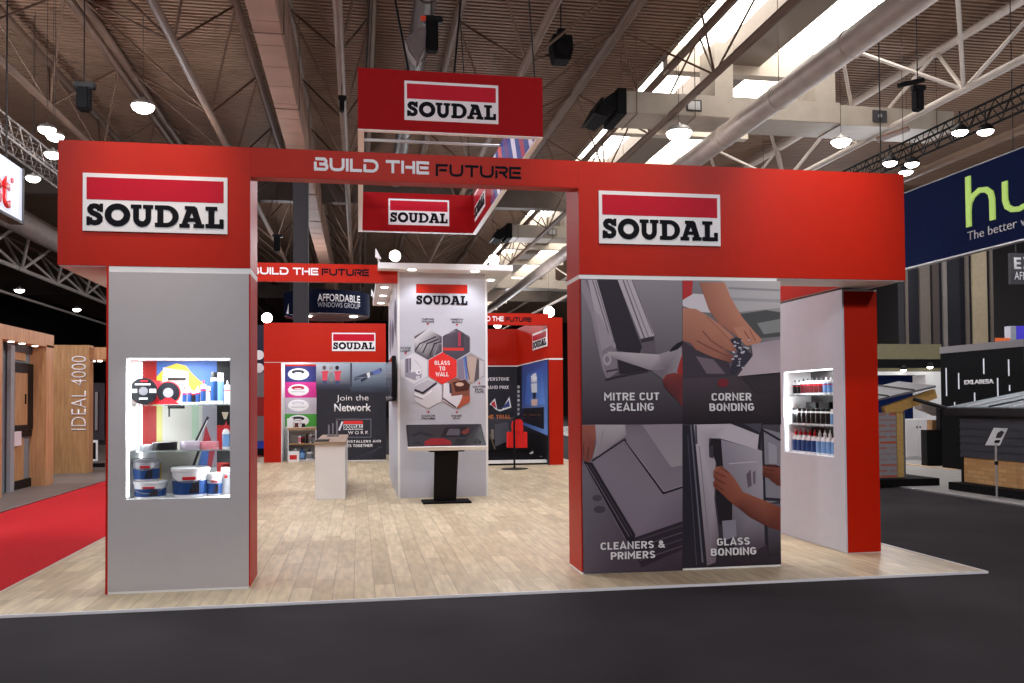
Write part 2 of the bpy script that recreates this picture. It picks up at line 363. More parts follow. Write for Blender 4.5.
# ================================================================== THE HALL
ZD = EYE+10.3                                    # roof deck
XL, XR, YF, YB = -30., 42., -16., 110.
struct(box(XL, XR, YF, YB, -.14, -.02).build('floor', mat('black_carpet', (52, 48, 51), .9, var=.2, scale=.9, bump=.15, spec=.12)))
ms = mat('dark_hall_wall', (30, 27, 26), .8)
struct(box(XL-.3, XL, YF, YB, -.14, ZD+4).build('wall_left', ms)); struct(box(XR, XR+.3, YF, YB, -.14, ZD+4).build('wall_right', ms))
struct(box(XL, XR, YB, YB+.3, -.14, ZD+4).build('wall_back', ms)); struct(box(XL, XR, YF-.3, YF, -.14, ZD+4).build('wall_front', ms))
DECK = mat('brown_roof_deck', (126, 100, 82), .65, var=.1, scale=.6)
def deck(name, x0, x1, y0, y1):
    mb = MB(); p = .2; y = y0; vs = []
    while y < y1-.01:
        for dy, z in ((0, 0), (.1, 0), (.102, .15), (.198, .15)): vs.append((y+dy, ZD+z))
        y += p
    A = [mb.bm.verts.new((x0, a, z)) for a, z in vs]; B = [mb.bm.verts.new((x1, a, z)) for a, z in vs]
    for i in range(len(vs)-1): mb.bm.faces.new([A[i], B[i], B[i+1], A[i+1]])
    mb.box(x0, x1, y0, y1, ZD+.2, ZD+.3)
    return struct(mb.build(name, DECK))
SKX0, SKX1 = 9.1, 14.5
deck('ceiling', XL, SKX0, YF, YB); deck('ceiling_right', SKX1, XR, YF, YB)
# rooflight strip: white upstands, dark spine and cross-beams, frosted panes to the daylight
UP = mat('rooflight_upstand', (176, 164, 150), .6, var=.05)
struct(box(SKX0-.15, SKX0, YF, YB, ZD, ZD+.5).build('trim_1', UP)); struct(box(SKX1, SKX1+.15, YF, YB, ZD, ZD+.5).build('trim_2', UP))
SKY = mat('daylight_pane', (235, 240, 245), .5, emit=(255, 251, 243), es=6.)
struct(box(10.75, 12.05, YF, YB, ZD-.12, ZD+.5).build('trim_3', mat('rooflight_spine', (120, 108, 98), .6)))
struct(box(SKX0-.15, SKX1+.15, YF, YB, ZD+.5, ZD+.6).build('ceiling_rooflight', DECK))
k = 0; y = 18.9
while y < 100:
    k += 1
    struct(box(SKX0, 10.75, y+.2, y+5.9, ZD+.38, ZD+.44).build('window_%d' % (2*k-1), SKY))
    struct(box(12.05, SKX1, y+.2, y+5.9, ZD+.38, ZD+.44).build('window_%d' % (2*k), SKY))
    cb = tag(box(SKX0, SKX1, y-.2, y+.2, ZD-.4, ZD+.48).build('rooflight_crossbeam', UP), 'pale cross-beam spanning the rooflight, %s in the row away from the red stand' % ('first','second','third','fourth','fifth','sixth','seventh','eighth','ninth','tenth','eleventh','twelfth','thirteenth','fourteenth','fifteenth','sixteenth')[k-1], 'beam', 'rooflight cross-beams', 'structure')
    y += 6.1
# transverse girders
for i, (yy, lb) in enumerate(((39., 'nearer deep dark girder crossing the roof above the stand'), (75., 'farther deep dark girder crossing the roof, deep in the hall'))):
    tag(box(XL, XR, yy, yy+.5, ZD-1.45, ZD).build('roof_girder', mat('girder_steel', (92, 80, 72), .6, var=.15, scale=1)), lb, 'girder', 'roof girders', 'structure')

ZB, ZT = EYE+8., EYE+10.
TR = [(-8.1, -8.9, -7.0), (-4.0, -6.7, -3.0), (-.4, -1.72, .35), (3.9, 2.55, 6.85), (8.6, 6.95, 9.2), (15.4, 13.4, 16.4)]
names6 = ['leftmost tubular roof truss seen above the red left fascia end', 'second tubular roof truss from the left, above the left fascia logo', 'middle tubular roof truss running back beside the box duct', 'tubular roof truss right of the hanging square sign', 'dark tubular roof truss running under the bright rooflight', 'pale tubular roof truss right of the thick round duct']
Y0N, DYN = 15.3, 4.85
for (xb, x1, x2), lb in zip(TR, names6):
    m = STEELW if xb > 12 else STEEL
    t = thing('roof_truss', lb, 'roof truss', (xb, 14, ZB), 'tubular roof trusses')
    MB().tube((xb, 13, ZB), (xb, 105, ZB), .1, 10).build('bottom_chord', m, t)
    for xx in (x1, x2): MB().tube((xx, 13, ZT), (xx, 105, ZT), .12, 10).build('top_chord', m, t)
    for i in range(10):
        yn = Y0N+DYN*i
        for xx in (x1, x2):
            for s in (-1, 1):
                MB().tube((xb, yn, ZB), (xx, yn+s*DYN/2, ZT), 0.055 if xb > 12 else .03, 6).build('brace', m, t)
# purlin-like second chords further left and right
def run(name, lb, cat, x, z, r, y0, y1, m, group=None, n=10):
    return tag(MB().tube((x, y0, z), (x, y1, z), r, n).build(name, m), lb, cat, group)
# box duct, round ducts
t = thing('box_duct', 'pinkish insulated box duct running back left of the hanging sign', 'duct', (-1.9, 12, EYE+7.8))
box(-2.15, -1.58, 12, 95, EYE+7.8, EYE+9.3).build('duct_casing', mat('insulated_duct', (150, 118, 102), .65, var=.12, scale=1.5), t)
for i in range(40): box(-2.156, -1.574, 12+i*1.25, 12.02+i*1.25, EYE+7.794, EYE+9.304).build('seam', mat('duct_seam', (130, 104, 90), .6), t)
for i in range(6): MB().path([(-2.2, 14+i*4.8, ZD), (-2.2, 14+i*4.8, EYE+7.77), (-1.53, 14+i*4.8, EYE+7.77), (-1.53, 14+i*4.8, ZD)], .012, 6).build('hanger', STEEL, t)
def round_duct(lb, x, z, r, y0, y1, m, seg=3.2):
    t = thing('round_duct', lb, 'duct', (x, y0, z), 'round ventilation ducts')
    MB().tube((x, y0, z), (x, y1, z), r, 24).build('duct_pipe', m, t)
    y = y0+1; k = 0
    while y < min(y1, 50):
        MB().lathe([(r+.012, -.05), (r+.02, 0), (r+.012, .05)], (x, y, z), 'y', 24).build('joint_band', m, t); y += seg
    y = y0+1
    while y < min(y1, 40): MB().tube((x, y, z+r), (x, y, ZD), .01, 6).build('hanger', STEEL, t); y += seg*2
round_duct('thick pale round duct running diagonally above the right fascia', 10.15, EYE+7.45, .3, 12.5, 100, DUCT)
round_duct('dark grey round duct running back behind the hanging square sign', 1.42, EYE+8.6, .24, 14, 34, mat('dark_duct', (70, 60, 58), .5))
round_duct('pale round duct at the far left beyond the red fascia end', -13.6, EYE+7.5, .45, 20, 80, DUCT, 4)
# left far lit truss
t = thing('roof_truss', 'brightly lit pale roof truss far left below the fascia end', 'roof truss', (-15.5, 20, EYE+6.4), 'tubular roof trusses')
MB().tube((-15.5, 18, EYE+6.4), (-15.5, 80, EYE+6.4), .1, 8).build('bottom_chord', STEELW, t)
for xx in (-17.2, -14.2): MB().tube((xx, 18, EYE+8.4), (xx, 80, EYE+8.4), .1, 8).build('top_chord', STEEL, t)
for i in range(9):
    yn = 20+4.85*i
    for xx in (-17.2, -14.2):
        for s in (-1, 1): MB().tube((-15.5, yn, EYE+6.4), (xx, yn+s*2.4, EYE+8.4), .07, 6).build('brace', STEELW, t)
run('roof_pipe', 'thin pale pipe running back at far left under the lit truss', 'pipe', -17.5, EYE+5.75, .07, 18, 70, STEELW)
run('roof_pipe', 'brown pipe running back above the navy sign at right', 'pipe', 16.6, EYE+6.85, .12, 14, 60, STEEL)

# air handling units across the rooflight
AHW = mat('air_unit_casing', (166, 155, 143), .5, var=.06, scale=3)
def air_unit(Y, lb):
    z = EYE+8.0
    t = thing('air_handling_unit', lb, 'air unit', (10.4, Y, z), 'air handling units under the rooflight')
    box(7.3, 13.75, Y, Y+1.35, z, z+.62).build('duct_body', AHW, t, .02)
    box(9.95, 10.5, Y+.1, Y+1.2, z+.62, z+2.2).build('riser', AHW, t)
    box(12.95, 13.6, Y+.02, Y+1.3, z+.62, z+2.0).build('plant_box', AHW, t)
    box(13.75, 17.4, Y+.02, Y+1.3, z-.03, z+.55).build('branch_duct', AHW, t)
    g = box(9.05, 9.5, Y-.02, Y, z+.14, z+.46).build('grille_frame', DGREY, t); box(9.1, 9.45, Y-.035, Y-.02, z+.18, z+.42).build('grille', ALU, g)
    g = box(14.75, 15.2, Y-.02, Y, z+.1, z+.45).build('grille_frame', DGREY, t); MB().lathe([(.06, -.03), (.06, .0)], (14.97, Y-.02, z+.28), 'y', 12).build('round_light', ALU, g)
    box(7.05, 7.3, Y-.05, Y+1.4, z-.05, z+.67).build('collar', BLKM, t)
    mb = MB(); mb.prism([(7.05, Y, z+.1), (7.05, Y, z+.62), (6.68, Y, z+.36), (6.46, Y, z-.06), (6.74, Y, z-.14)], (0, 1.3, 0)); nz = mb.build('nozzle', BLKM, t)
    mb = MB()
    for i in range(6):
        a = Vector((6.45, Y-.02, z-.06)).lerp(Vector((6.67, Y-.02, z+.36)), i/5); mb.prism([a, a+Vector((-.09,0,-.01)), a+Vector((-.08,0,.03)), a+Vector((.01,0,.03))], (0, 1.34, 0))
    mb.build('louvre_fin', BLK, nz)
    for xx in (7.6, 9.3, 16.8): MB().path([(xx, Y-.03, ZD), (xx, Y-.03, z-.03), (xx, Y+1.4, z-.03), (xx, Y+1.4, ZD)], .012, 6).build('hanger', STEEL, t)
air_unit(23.2, 'nearest white air handling unit with black nozzle above the right fascia')
air_unit(41.6, 'second white air unit seen through the gap right of the hanging sign')
air_unit(60., 'farthest small air unit seen above the far red beam')

# lamps ---------------------------------------------------------------
HOUS = mat('lamp_housing', (170, 168, 165), .4, .4)
def lamp_proto():
    t = thing('high_bay_lamp', '', 'lamp', (0, 0, 0), 'high bay lamps under the roof')
    MB().lathe([(.25, .0), (.255, .03), (.2, .1), (.06, .14), (.03, .2)], (0,0,0), 'z', 20).build('housing', HOUS, t)
    MB().lathe([(.03, -.16), (.13, -.145), (.21, -.09), (.25, -.02), (.25, .005)], (0,0,0), 'z', 20).build('lens', LAMPM, t)
    return t
LP = None
def lamp(u, v, z, lb, s=1.):
    global LP
    p = on_z(u, v, z)
    if LP is None: LP = lamp_proto(); o = LP; o.location = p; o['label'] = lb
    else: o = dup(LP, p, lb)
    o.scale = (s, s, s)
    r = MB().tube((p.x, p.y, z+.19*s), (p.x, p.y, ZD), .006, 6).build('suspension_rod', CABLE, None)
    r.parent = o; r.location = (0, 0, .19); r.scale = (1/s, 1/s, 1/s); WLOC[r] = p
    return o
def flood(u, v, z, lb, s=1.):
    p = on_z(u, v, z)
    t = thing('round_floodlight', lb, 'floodlight', p, 'round floodlights behind the stand')
    MB().lathe([(.03, -.14), (.12, -.12), (.17, -.05), (.18, 0)], p+Vector((0, -.02, 0)), 'y', 20).build('lens', LAMPM, t).scale = (s, s, s)
    MB().lathe([(.19, 0), (.19, .05), (.1, .2), (.05, .25)], p, 'y', 20).build('housing', BLKM, t).scale = (s, s, s)
    MB().tube((p.x, p.y+.1, p.z+.2), (p.x, p.y+.1, ZD), .008, 6).build('hanging_rod', CABLE, t)
lamp(143, 106, EYE+7.9, 'big bright lamp glowing above the left red fascia', 1.15)
lamp(47, 129, EYE+6.6, 'upper of the three small lamps left of the fascia corner', .8)
lamp(55, 136, EYE+6.6, 'middle of the three small lamps left of the fascia corner', .8)
lamp(53, 154, EYE+6.4, 'lowest of the three small lamps left of the fascia corner', .8)
lamp(33, 178, EYE+6., 'small lamp above the white sign at far left', .7)
lamp(78/4, 171+476/4, EYE+5.2, 'dim lamp far left under the lit pale truss', .8)
lamp(307/4, 171+553/4, EYE+5.2, 'dim farther lamp left of the grey display tower', .8)
lamp(679, 132.5, EYE+7.5, 'bright lamp just under the nearest air unit', 1.4)
lamp(841, 141, EYE+7.5, 'bright lamp above the right fascia, right of the air unit', 1.1)
flood(395, 256, EYE+6.4, 'glaring lamp above the left end of the white tower canopy', 1.35)
flood(493.5, 260, EYE+6.4, 'glaring lamp above the right end of the white tower canopy', 1.35)
flood(549, 312, EYE+5.4, 'glaring lamp above the far right red pillar', 1.8)
flood(267, 318, EYE+5.4, 'glaring lamp above the far left red fascia end', 1.8)
lamp(297, 321.5, EYE+5.2, 'small lamp beside the dark column over the far left fascia', .8)
lamp(497.5, 325.5, EYE+4.5, 'small lamp under the far red beam at right', .9)

def lattice(lb, x, z, y0, y1, w, m, n_, cat='truss', name='lighting_truss', hang=True):
    t = thing(name, lb, cat, (x, y0, z), 'lighting trusses')
    for dx in (-w, w):
        for dz in (0, 2*w): MB().tube((x+dx, y0, z+dz), (x+dx, y1, z+dz), .03, 6).build('chord', m, t)
    L = (y1-y0)/n_
    for i in range(n_):
        a, b = y0+i*L, y0+(i+1)*L
        mb = MB()
        for dx in (-w, w): mb.tube((x+dx, a, z), (x+dx, (a+b)/2, z+2*w), .014, 5); mb.tube((x+dx, (a+b)/2, z+2*w), (x+dx, b, z), .014, 5)
        mb.tube((x-w, a, z), (x+w, b, z), .014, 5); mb.tube((x-w, a, z+2*w), (x+w, b, z+2*w), .014, 5)
        mb.build('lattice_bay', m, t)
    if hang:
        for yy in (y0+1.5, (y0+y1)/2, y1-1.5): MB().tube((x, yy, z+2*w), (x, yy, ZD), .008, 6).build('hanging_cable', CABLE, t)
    return t
lattice('black lighting truss hung above the navy sign at right', 14.9, EYE+6.65, 12, 32, .2, BLKM, 34)
lattice('grey lattice truss hung above the white sign at far left', -8.3, EYE+6.3, 13, 36, .24, mat('grey_truss', (120, 112, 108), .45, .5), 34)
def spot_lamp(u, v, z, lb):
    p = on_z(u, v, z)
    t = thing('truss_floodlight', lb, 'floodlight', p, 'floodlights on the black truss')
    MB().lathe([(.2, .0), (.2, .03), (.14, .14), (.06, .2)], p, 'z', 16).build('housing', BLK, t)
    MB().lathe([(.03, -.1), (.11, -.08), (.17, -.03), (.19, .01)], p, 'z', 16).build('lens', LAMPM, t)
    MB().tube(p+Vector((0,0,.25)), p+Vector((0,0,.5)), .02, 6).build('clamp', BLK, t)
spot_lamp(960, 132, EYE+6.45, 'nearer left floodlight under the black truss above the navy sign')
spot_lamp(985.5, 131.5, EYE+6.45, 'nearer right floodlight under the black truss above the navy sign')
spot_lamp(890, 163, EYE+6.45, 'farther left floodlight under the black truss by the red fascia end')
spot_lamp(912, 164, EYE+6.45, 'farther right floodlight under the black truss by the red fascia end')
spot_lamp(906, 172, EYE+6.45, 'farthest lowest floodlight on the black truss over the red fascia corner')

def speaker(u, v, Y, w, h, lb, cab=True):
    p = on_y(u, v, Y)
    t = thing('hanging_loudspeaker', lb, 'loudspeaker', p, 'black equipment hung from the roof')
    mb = MB(); mb.prism([p+Vector((-w,-.1,h)), p+Vector((w,-.1,h)), p+Vector((w*1.1,-.1,-.2*h)), p+Vector((w*.8,-.1,-h)), p+Vector((-w*.75,-.1,-h)), p+Vector((-w*1.05,-.1,-.1*h))], (0, .5, 0))
    c = mb.build('cabinet', BLKM, t, .02)
    MB().lathe([(w*.55, -.03), (w*.6, 0)], p+Vector((0, -.1, -.1*h)), 'y', 16).build('driver_grille', BLK, c)
    MB().tube(p+Vector((0,.1,h)), (p.x, p.y+.1, ZD), .02, 6).build('hanging_cable', CABLE, t)
    box(p.x-.1, p.x+.1, p.y, p.y+.2, p.z+h, p.z+h+.18).build('bracket', BLK, t)
speaker(562, 48, 20.5, .24, .30, 'black box loudspeaker hung right of the hanging square sign')
def hoist(u, vt, vb, Y, lb, wd=.14, bag=False):
    a, b = on_y(u, vt, Y), on_y(u, vb, Y)
    t = thing('chain_hoist', lb, 'chain hoist', b, 'black equipment hung from the roof')
    box(b.x-wd, b.x+wd, Y-.12, Y+.12, b.z, a.z).build('motor_body', BLKM, t, .03)
    box(b.x-wd*1.5, b.x+wd*1.8, Y-.08, Y+.08, a.z-.02, a.z+.1).build('hook_block', BLK, t, .02)
    MB().tube((b.x, Y, a.z+.1), (b.x, Y, ZD), .012, 6).build('chain', CABLE, t)
    return t, a, b
hoist(84, 88, 111, 17, 'black chain hoist hung above the left fascia block', .11)
hoist(342, 100, 112, 22, 'small black clamp on the middle roof truss', .06)
tt, a, b = hoist(432, 22, 52, 16, 'black chain hoist with grey chain bag above the hanging square sign', .11)
mb = MB(); pz = [on_y(x, y, 15.9) for x, y in ((405, 38), (421, 26), (427, 25), (425, 48), (418, 63), (409, 51))]
mb.prism(pz, (0, .35, 0)); mb.build('chain_bag', mat('grey_bag', (112, 100, 100), .6, var=.12), tt, .03)
box(*(lambda p, q: (p.x, q.x, 15.82, 15.9, q.z, p.z))(on_y(420.5, 17.5, 15.9), on_y(425.5, 21.5, 15.9))).build('warning_tag', mat('orange_tag', (225, 70, 30)), tt)
t5, a, b = hoist(918, 90, 111, 18.5, 'black chain hoist above the navy sign at right', .1)
MB().tube(b, (b.x, b.y, EYE+6.9), .07, 8).build('drop_tube', BLKM, t5)
MB().tube(a+Vector((-.5, 0, .08)), a+Vector((.15, 0, .25)), .06, 8).build('cross_arm', BLKM, t5)
hoist(277, 237, 252, 36, 'small black hoist hung in front of the distant duct behind the red beam', .12)
# bright reflector strip under truss at right
p = on_z(895, 130, EYE+7.6)
tag(MB().prism([on_z(876,139,EYE+7.6), on_z(908,128,EYE+7.6), on_z(910,131,EYE+7.6), on_z(878,143,EYE+7.6)], (0,0,.06)).build('roof_sign_plate', mat('tan_plate', (112,80,64), .7)), 'tan oblong plate fixed under the pale truss above the right fascia', 'plate')

# ================================================================== FLOORS
struct(box(-3.151, 5.935, 7.606, 29, -.02, 0).build('floor_stand', planks()))
struct(box(-3.151, 5.935, 7.585, 7.606, -.02, .002).build('trim_4', LETW)); struct(box(5.935, 5.955, 7.585, 29, -.02, .002).build('trim_5', LETW)); struct(box(-3.165, -3.151, 7.585, 29, -.02, .002).build('trim_6', ALU))
struct(box(-5.54, -3.165, 7.0, 60, -.02, -.012).build('floor_red_carpet', mat('red_carpet', (196, 38, 44), .9, var=.1, scale=30, bump=.2, spec=.1)))
struct(box(-16, -5.54, 8, 40, -.02, 0).build('floor_left_stand', mat('grey_vinyl', (112, 100, 94), .5, var=.1, scale=2)))
struct(box(-5.56, -5.54, 8, 40, -.018, .004).build('trim_7', ALU))
struct(box(10.2, 30, 9, 60, -.02, 0).build('floor_right_stand', mat('pale_grey_carpet', (165, 162, 160), .8, var=.06, scale=3)))
struct(box(10.17, 10.2, 9, 60, -.02, .004).build('trim_8', ALU))

# ================================================================== THE RED STAND
Y0, Y1 = 8.241, 8.80
ZS, ZTOP = 2.889, 3.9965
FR = Face('y', Y0)
# --- left display tower
t = thing('display_tower', 'grey-white display tower with a lit window of products under the left fascia', 'display tower', (-1.58, 8.5, 0))
tl, tr = -2.195, -.968
w0, w1 = on_y(126, 358, Y0), on_y(230, 497.5, Y0); wx0, wx1, wz1, wz0 = w0.x, w1.x, w0.z, w1.z
mb = MB(); mb.box(tl+.02, wx0, Y0, Y0+.02, .02, ZS-.05); mb.box(wx1, tr-.012, Y0, Y0+.02, .02, ZS-.05); mb.box(wx0, wx1, Y0, Y0+.02, .02, wz0); mb.box(wx0, wx1, Y0, Y0+.02, wz1, ZS-.05)
mb.build('front_panel', TGREY, t)
box(tl, tl+.02, Y0+.004, Y1, 0, ZS).build('side_panel', RED, t, label='red left side panel')
box(tr-.012, tr, Y0+.004, Y1, .02, ZS-.05).build('side_panel', RED, t, label='red right side panel')
box(tl+.02, tr-.012, Y0+.006, Y1-.05, ZS-.05, ZS).build('top_trim', BRIGHT, t)
box(tr-.012, tr+.001, Y0+.004, Y1, ZS-.05, ZS).build('top_trim', BRIGHT, t)
box(tl+.02, tr-.012, Y0+.004, Y1-.05, 0, .02).build('plinth_strip', BRIGHT, t)
mb = MB()
mb.box(wx0-.015, wx0, Y0+.02, Y1-.03, wz0-.015, wz1+.015); mb.box(wx1, wx1+.015, Y0+.02, Y1-.03, wz0-.015, wz1+.015); mb.box(wx0, wx1, Y0+.02, Y1-.03, wz0-.015, wz0); mb.box(wx0, wx1, Y0+.02, Y1-.03, wz1, wz1+.015)
mb.build('case_lining', BRIGHT, t)
bk = box(wx0-.015, wx1+.015, Y1-.03, Y1-.01, wz0-.015, wz1+.015).build('case_back', WHITE, t)
mb = MB(); mb.box(wx0+.006, wx0+.02, Y0+.03, Y0+.045, wz0+.02, wz1-.02); mb.box(wx0+.02, wx1-.01, Y0+.03, Y0+.045, wz1-.014, wz1-.002); mb.box(wx0+.006, wx0+.02, Y1-.06, Y1-.045, wz0+.02, wz1-.02)
mb.build('light_strip', LEDM, t)
SH1, SH2 = on_y(180, 404.2, Y0+.1).z, on_y(180, 450, Y0+.1).z
for z in (SH1, SH2): box(wx0, wx1, Y0+.06, Y1-.04, z-.012, z).build('shelf', GLASS, t)
fb = Face('y', Y1-.03); A = Art(fb, (118, 350, 8.533), .62)
A.rect(60, 60, 960, 1290, (225, 228, 232)).rect(210, 95, 330, 810, (150, 25, 22)).rect(330, 95, 960, 455, (62, 100, 168))
A.add([(330,460),(330,230),(400,150),(500,115),(580,135),(640,210),(720,280),(720,460)], (228,178,50)).add([(385,155),(600,190),(600,460),(375,460)], (214,208,198)).line([(385,155),(600,190)], 10, (245,245,240)).rect(425,235,580,262,(35,25,25))
A.rect(340,465,845,1000,(205,202,192)).rect(330,465,380,810,(205,200,120)).rect(425,470,570,500,(50,45,48)).rect(430,480,445,570,(50,45,48)).rect(630,465,690,760,(175,200,175)).rect(720,465,845,1000,(165,160,170)).line([(770,570),(640,830)], 22, (50,45,48)).line([(765,600),(660,820)], 9, (235,235,235)).add([(750,640),(800,780),(720,810)], (175,50,60))
A.rect(845,95,960,455,(12,10,12)).rect(845,465,960,640,(16,12,12)).rect(845,640,960,830,(205,42,42)).add([(885,530),(945,530),(925,590),(905,590)], (225,205,180)).rect(845,860,960,960,(14,12,13)).rect(845,960,960,1050,(205,42,42))
A.add([(330,880),(720,840),(660,980),(420,1130),(330,1180)], (206,200,188)).add([(340,960),(370,960),(370,1120),(345,1120)], (220,180,60)).line([(690,860),(640,1000)], 22, (25,25,30)).add([(720,850),(790,850),(760,1000),(680,1000)], (80,120,190)).add([(780,850),(830,850),(800,1000),(760,1000)], (170,60,70))
A.build('view_print', bk, 'printed back of the window in red, blue and yellow', eps=.0002)  # print stands in for what shows through the see-through case back
# --- left fascia
t = thing('fascia_box', 'red fascia block at left with a logo board above the grey tower', 'fascia', (-1.78, 8.5, ZS), 'red fascia blocks of the stand')
xl = -2.599
mb = MB(); mb.box(xl, tr, Y0, Y1, ZS+.002, ZTOP); mb.box(xl, xl+.5, Y1, 12.2, ZS+.002, ZTOP); mb.build('fascia_board', RED, t)
mb = MB(); mb.box(xl+.01, tl, Y0+.01, 12.19, ZS-.006, ZS+.002); mb.build('soffit', WHITE, t)
logo_px(FR, 83.2, 231, 227.7, 178.3, t)
# --- header beam
t = thing('header_beam', 'long red header beam spelling the slogan between the two fascias', 'header', (.57, 8.3, 3.73), 'red slogan beams')
box(tr+.001, 2.1035, Y0, Y0+.16, 3.735, ZTOP).build('beam', RED, t)
box(tr+.001, 2.1035, Y0+.003, Y0+.157, 3.729, 3.735).build('under_edge', RED, t)
a, w, h = FR.boxpx(314, 170.5, 429, 163.2); letters(tech_word('BUILD THE', .23), FR, a, w, .123, 'white_lettering', LETW, t, label='white words')
a, w, h = FR.boxpx(435.8, 176.3, 521, 166); letters(tech_word('FUTURE', .2), FR, a, w, .118, 'black_lettering', BLACK, t, label='black word')
# --- right fascia
pl, pr, wl, wr, Y3 = 2.1045, 4.153, 5.169, 5.580, 8.753
t = thing('fascia_box', 'long red fascia block at right with a logo board over the photo wall', 'fascia', (3.8, 8.5, ZS), 'red fascia blocks of the stand')
mb = MB(); mb.box(pl, wr, Y0, Y3, ZS+.002, ZTOP); mb.box(wl, wr, Y3, 12.2, ZS+.002, ZTOP); mb.build('fascia_board', RED, t)
mb = MB(); mb.box(pr+.001, wr-.01, Y0+.01, Y3-.001, ZS-.006, ZS+.002); mb.box(wl+.01, wr-.01, Y3, 12.19, ZS-.006, ZS+.002); mb.build('soffit', WHITE, t)
logo_px(FR, 598.7, 243.6, 719.2, 195.2, t)
# --- photo wall
t = thing('photo_wall', 'dark photo wall of four captioned pictures under the right fascia', 'display wall', (3.1, 8.5, 0))
box(pl, pr, Y0+.012, Y3, .02, ZS-.04).build('core_wall', RED, t, label='red core with a red left end')
mb = MB(); mb.box(pl-.001, pr, Y0+.005, Y3, ZS-.04, ZS); mb.build('top_trim', BRIGHT, t)
box(pl+.001, pr-.002, Y0+.008, Y3-.01, 0, .02).build('plinth_strip', BRIGHT, t)
xm = on_y(682.3, 425, Y0).x; zm = on_y(680, 424, Y0).z; px0 = pl+.012
PN = {}
for nm, x0, x1, z0, z1 in (('mitre', px0, xm, zm, ZS-.04), ('corner', xm, pr, zm, ZS-.04), ('clean', px0, xm, .02, zm), ('glass', xm, pr, .02, zm)):
    PN[nm] = box(x0, x1, Y0+.001, Y0+.012, z0, z1).build('picture_panel', mat('panel_print_base', (66, 58, 70), .5), t)
Z1 = (578, 275, 4.56)
A = Art(FR, Z1); T, B_ = (124,118,126), (56,46,56)
A.add([(14,20),(475,26),(476,682),(20,682)], [T, (132,126,134), (44,36,44), (52,42,52)])
A.add([(14,22),(55,22),(150,300),(132,478),(112,430),(60,180),(14,60)], (134,126,136)).add([(30,22),(50,22),(120,200),(118,235)], (112,104,114))
A.add([(45,22),(88,22),(178,320),(160,348),(110,210),(75,160)], (160,152,160)).line([(66,24),(150,300)], 5, (95,86,96)).line([(78,24),(165,310)], 4, (110,100,110))
A.add([(85,22),(180,22),(292,330),(280,360),(178,345)], (40,34,44))
A.add([(180,22),(246,23),(346,270),(346,292),(290,300)], (168,160,168)).line([(205,24),(303,290)], 7, (104,96,106)).line([(222,24),(322,285)], 5, (124,114,124)).line([(246,24),(340,268)], 4, (96,88,96))
A.add([(284,298),(346,285),(356,362),(298,350)], (92,82,92)).add([(284,292),(346,278),(346,298),(286,310)], (50,42,52))
A.add([(70,165),(95,180),(172,330),(140,350),(108,350)], (146,136,146)).add([(110,345),(150,320),(175,345),(180,440),(130,480)], (122,112,122)).ell(132, 385, 20, 28, (160,150,160)).ell(132, 385, 10, 16, (120,110,120)).line([(125,478),(190,462),(260,448),(320,436)], 10, (48,40,50)).line([(128,440),(180,430)], 8, (60,52,62))
A.add([(180,388),(290,400),(322,432),(262,442),(190,452)], (40,33,42))
A.add([(130,350),(200,352),(365,362),(402,400),(395,436),(322,432),(160,378)], [(172,162,168)]*3+[(120,110,118)]*2+[(140,130,138)]*2)
A.add([(365,362),(470,330),(475,420),(475,600),(440,560),(380,470),(330,436),(395,430)], [(150,140,148)]*3+[(96,84,94)]*2+[(110,100,110)]*3)
A.add([(415,352),(428,330),(450,312),(475,300),(475,318),(452,340)], (28,24,30)).add([(450,440),(462,395),(475,360),(475,470),(470,480)], (150,44,42)).add([(385,478),(400,455),(435,446),(470,452),(475,470),(475,600),(450,570),(410,530),(390,505)], [(126,52,50)]*4+[(110,44,44)]*2+[(84,38,42)]*3)
A.build('photo', PN['mitre'], 'photo of a nozzle sealing a mitred frame corner')
din_px('MITRE CUT\nSEALING', FR, 603.8, 412, 658.5, 391.6, 'caption', LETW, PN['mitre'], lift=.014)
Z2 = (678, 275, 4.56)
A = Art(FR, Z2)
A.add([(20,24),(466,28),(466,420),(20,420)], [(122,118,124),(150,148,152),(96,94,98),(74,66,74)]).add([(20,420),(466,420),(470,682),(20,682)], [(78,68,76),(60,52,58),(32,26,30),(32,26,32)])
A.add([(200,26),(466,28),(466,150),(270,170),(220,100)], (160,158,162)).line([(230,60),(466,70)], 10, (128,128,134)).line([(240,110),(466,118)], 14, (140,140,146)).add([(270,180),(400,160),(466,170),(466,280),(360,290),(330,240)], (70,72,74)).add([(360,220),(466,200),(466,260),(390,270)], (120,122,124))
A.add([(20,26),(68,26),(62,90),(20,120)], (168,40,44)).add([(20,115),(70,85),(115,88),(150,172),(90,168),(20,140)], (196,190,196))
A.add([(20,300),(70,330),(160,375),(230,398),(250,460),(20,470)], (62,52,62)).add([(80,370),(160,385),(215,450),(130,450)], (108,94,104)).ell(205, 492, 26, 20, (112,36,46)).add([(290,470),(466,440),(466,520),(360,540)], (52,46,50))
SK1, SK2, SK3 = (172,118,98), (150,96,80), (120,72,62)
A.add([(96,34),(212,34),(238,100),(290,190),(340,250),(378,290),(366,316),(318,322),(282,292),(240,262),(180,215),(140,160)], [SK2,SK1,SK1,SK1,SK1,SK2,SK3,SK3,SK2,SK2,SK2,SK2])
A.add([(250,240),(300,232),(345,262),(380,292),(368,318),(310,322),(285,300)], SK1).line([(300,255),(330,300)], 5, SK3).line([(325,250),(352,300)], 4, SK3)
A.add([(20,150),(80,155),(120,178),(190,225),(240,270),(275,312),(268,345),(240,350),(205,335),(245,365),(262,385),(235,398),(160,376),(80,340),(55,310),(20,300)], [SK1]*5+[SK2]*4+[SK3]*3+[SK2]*4)
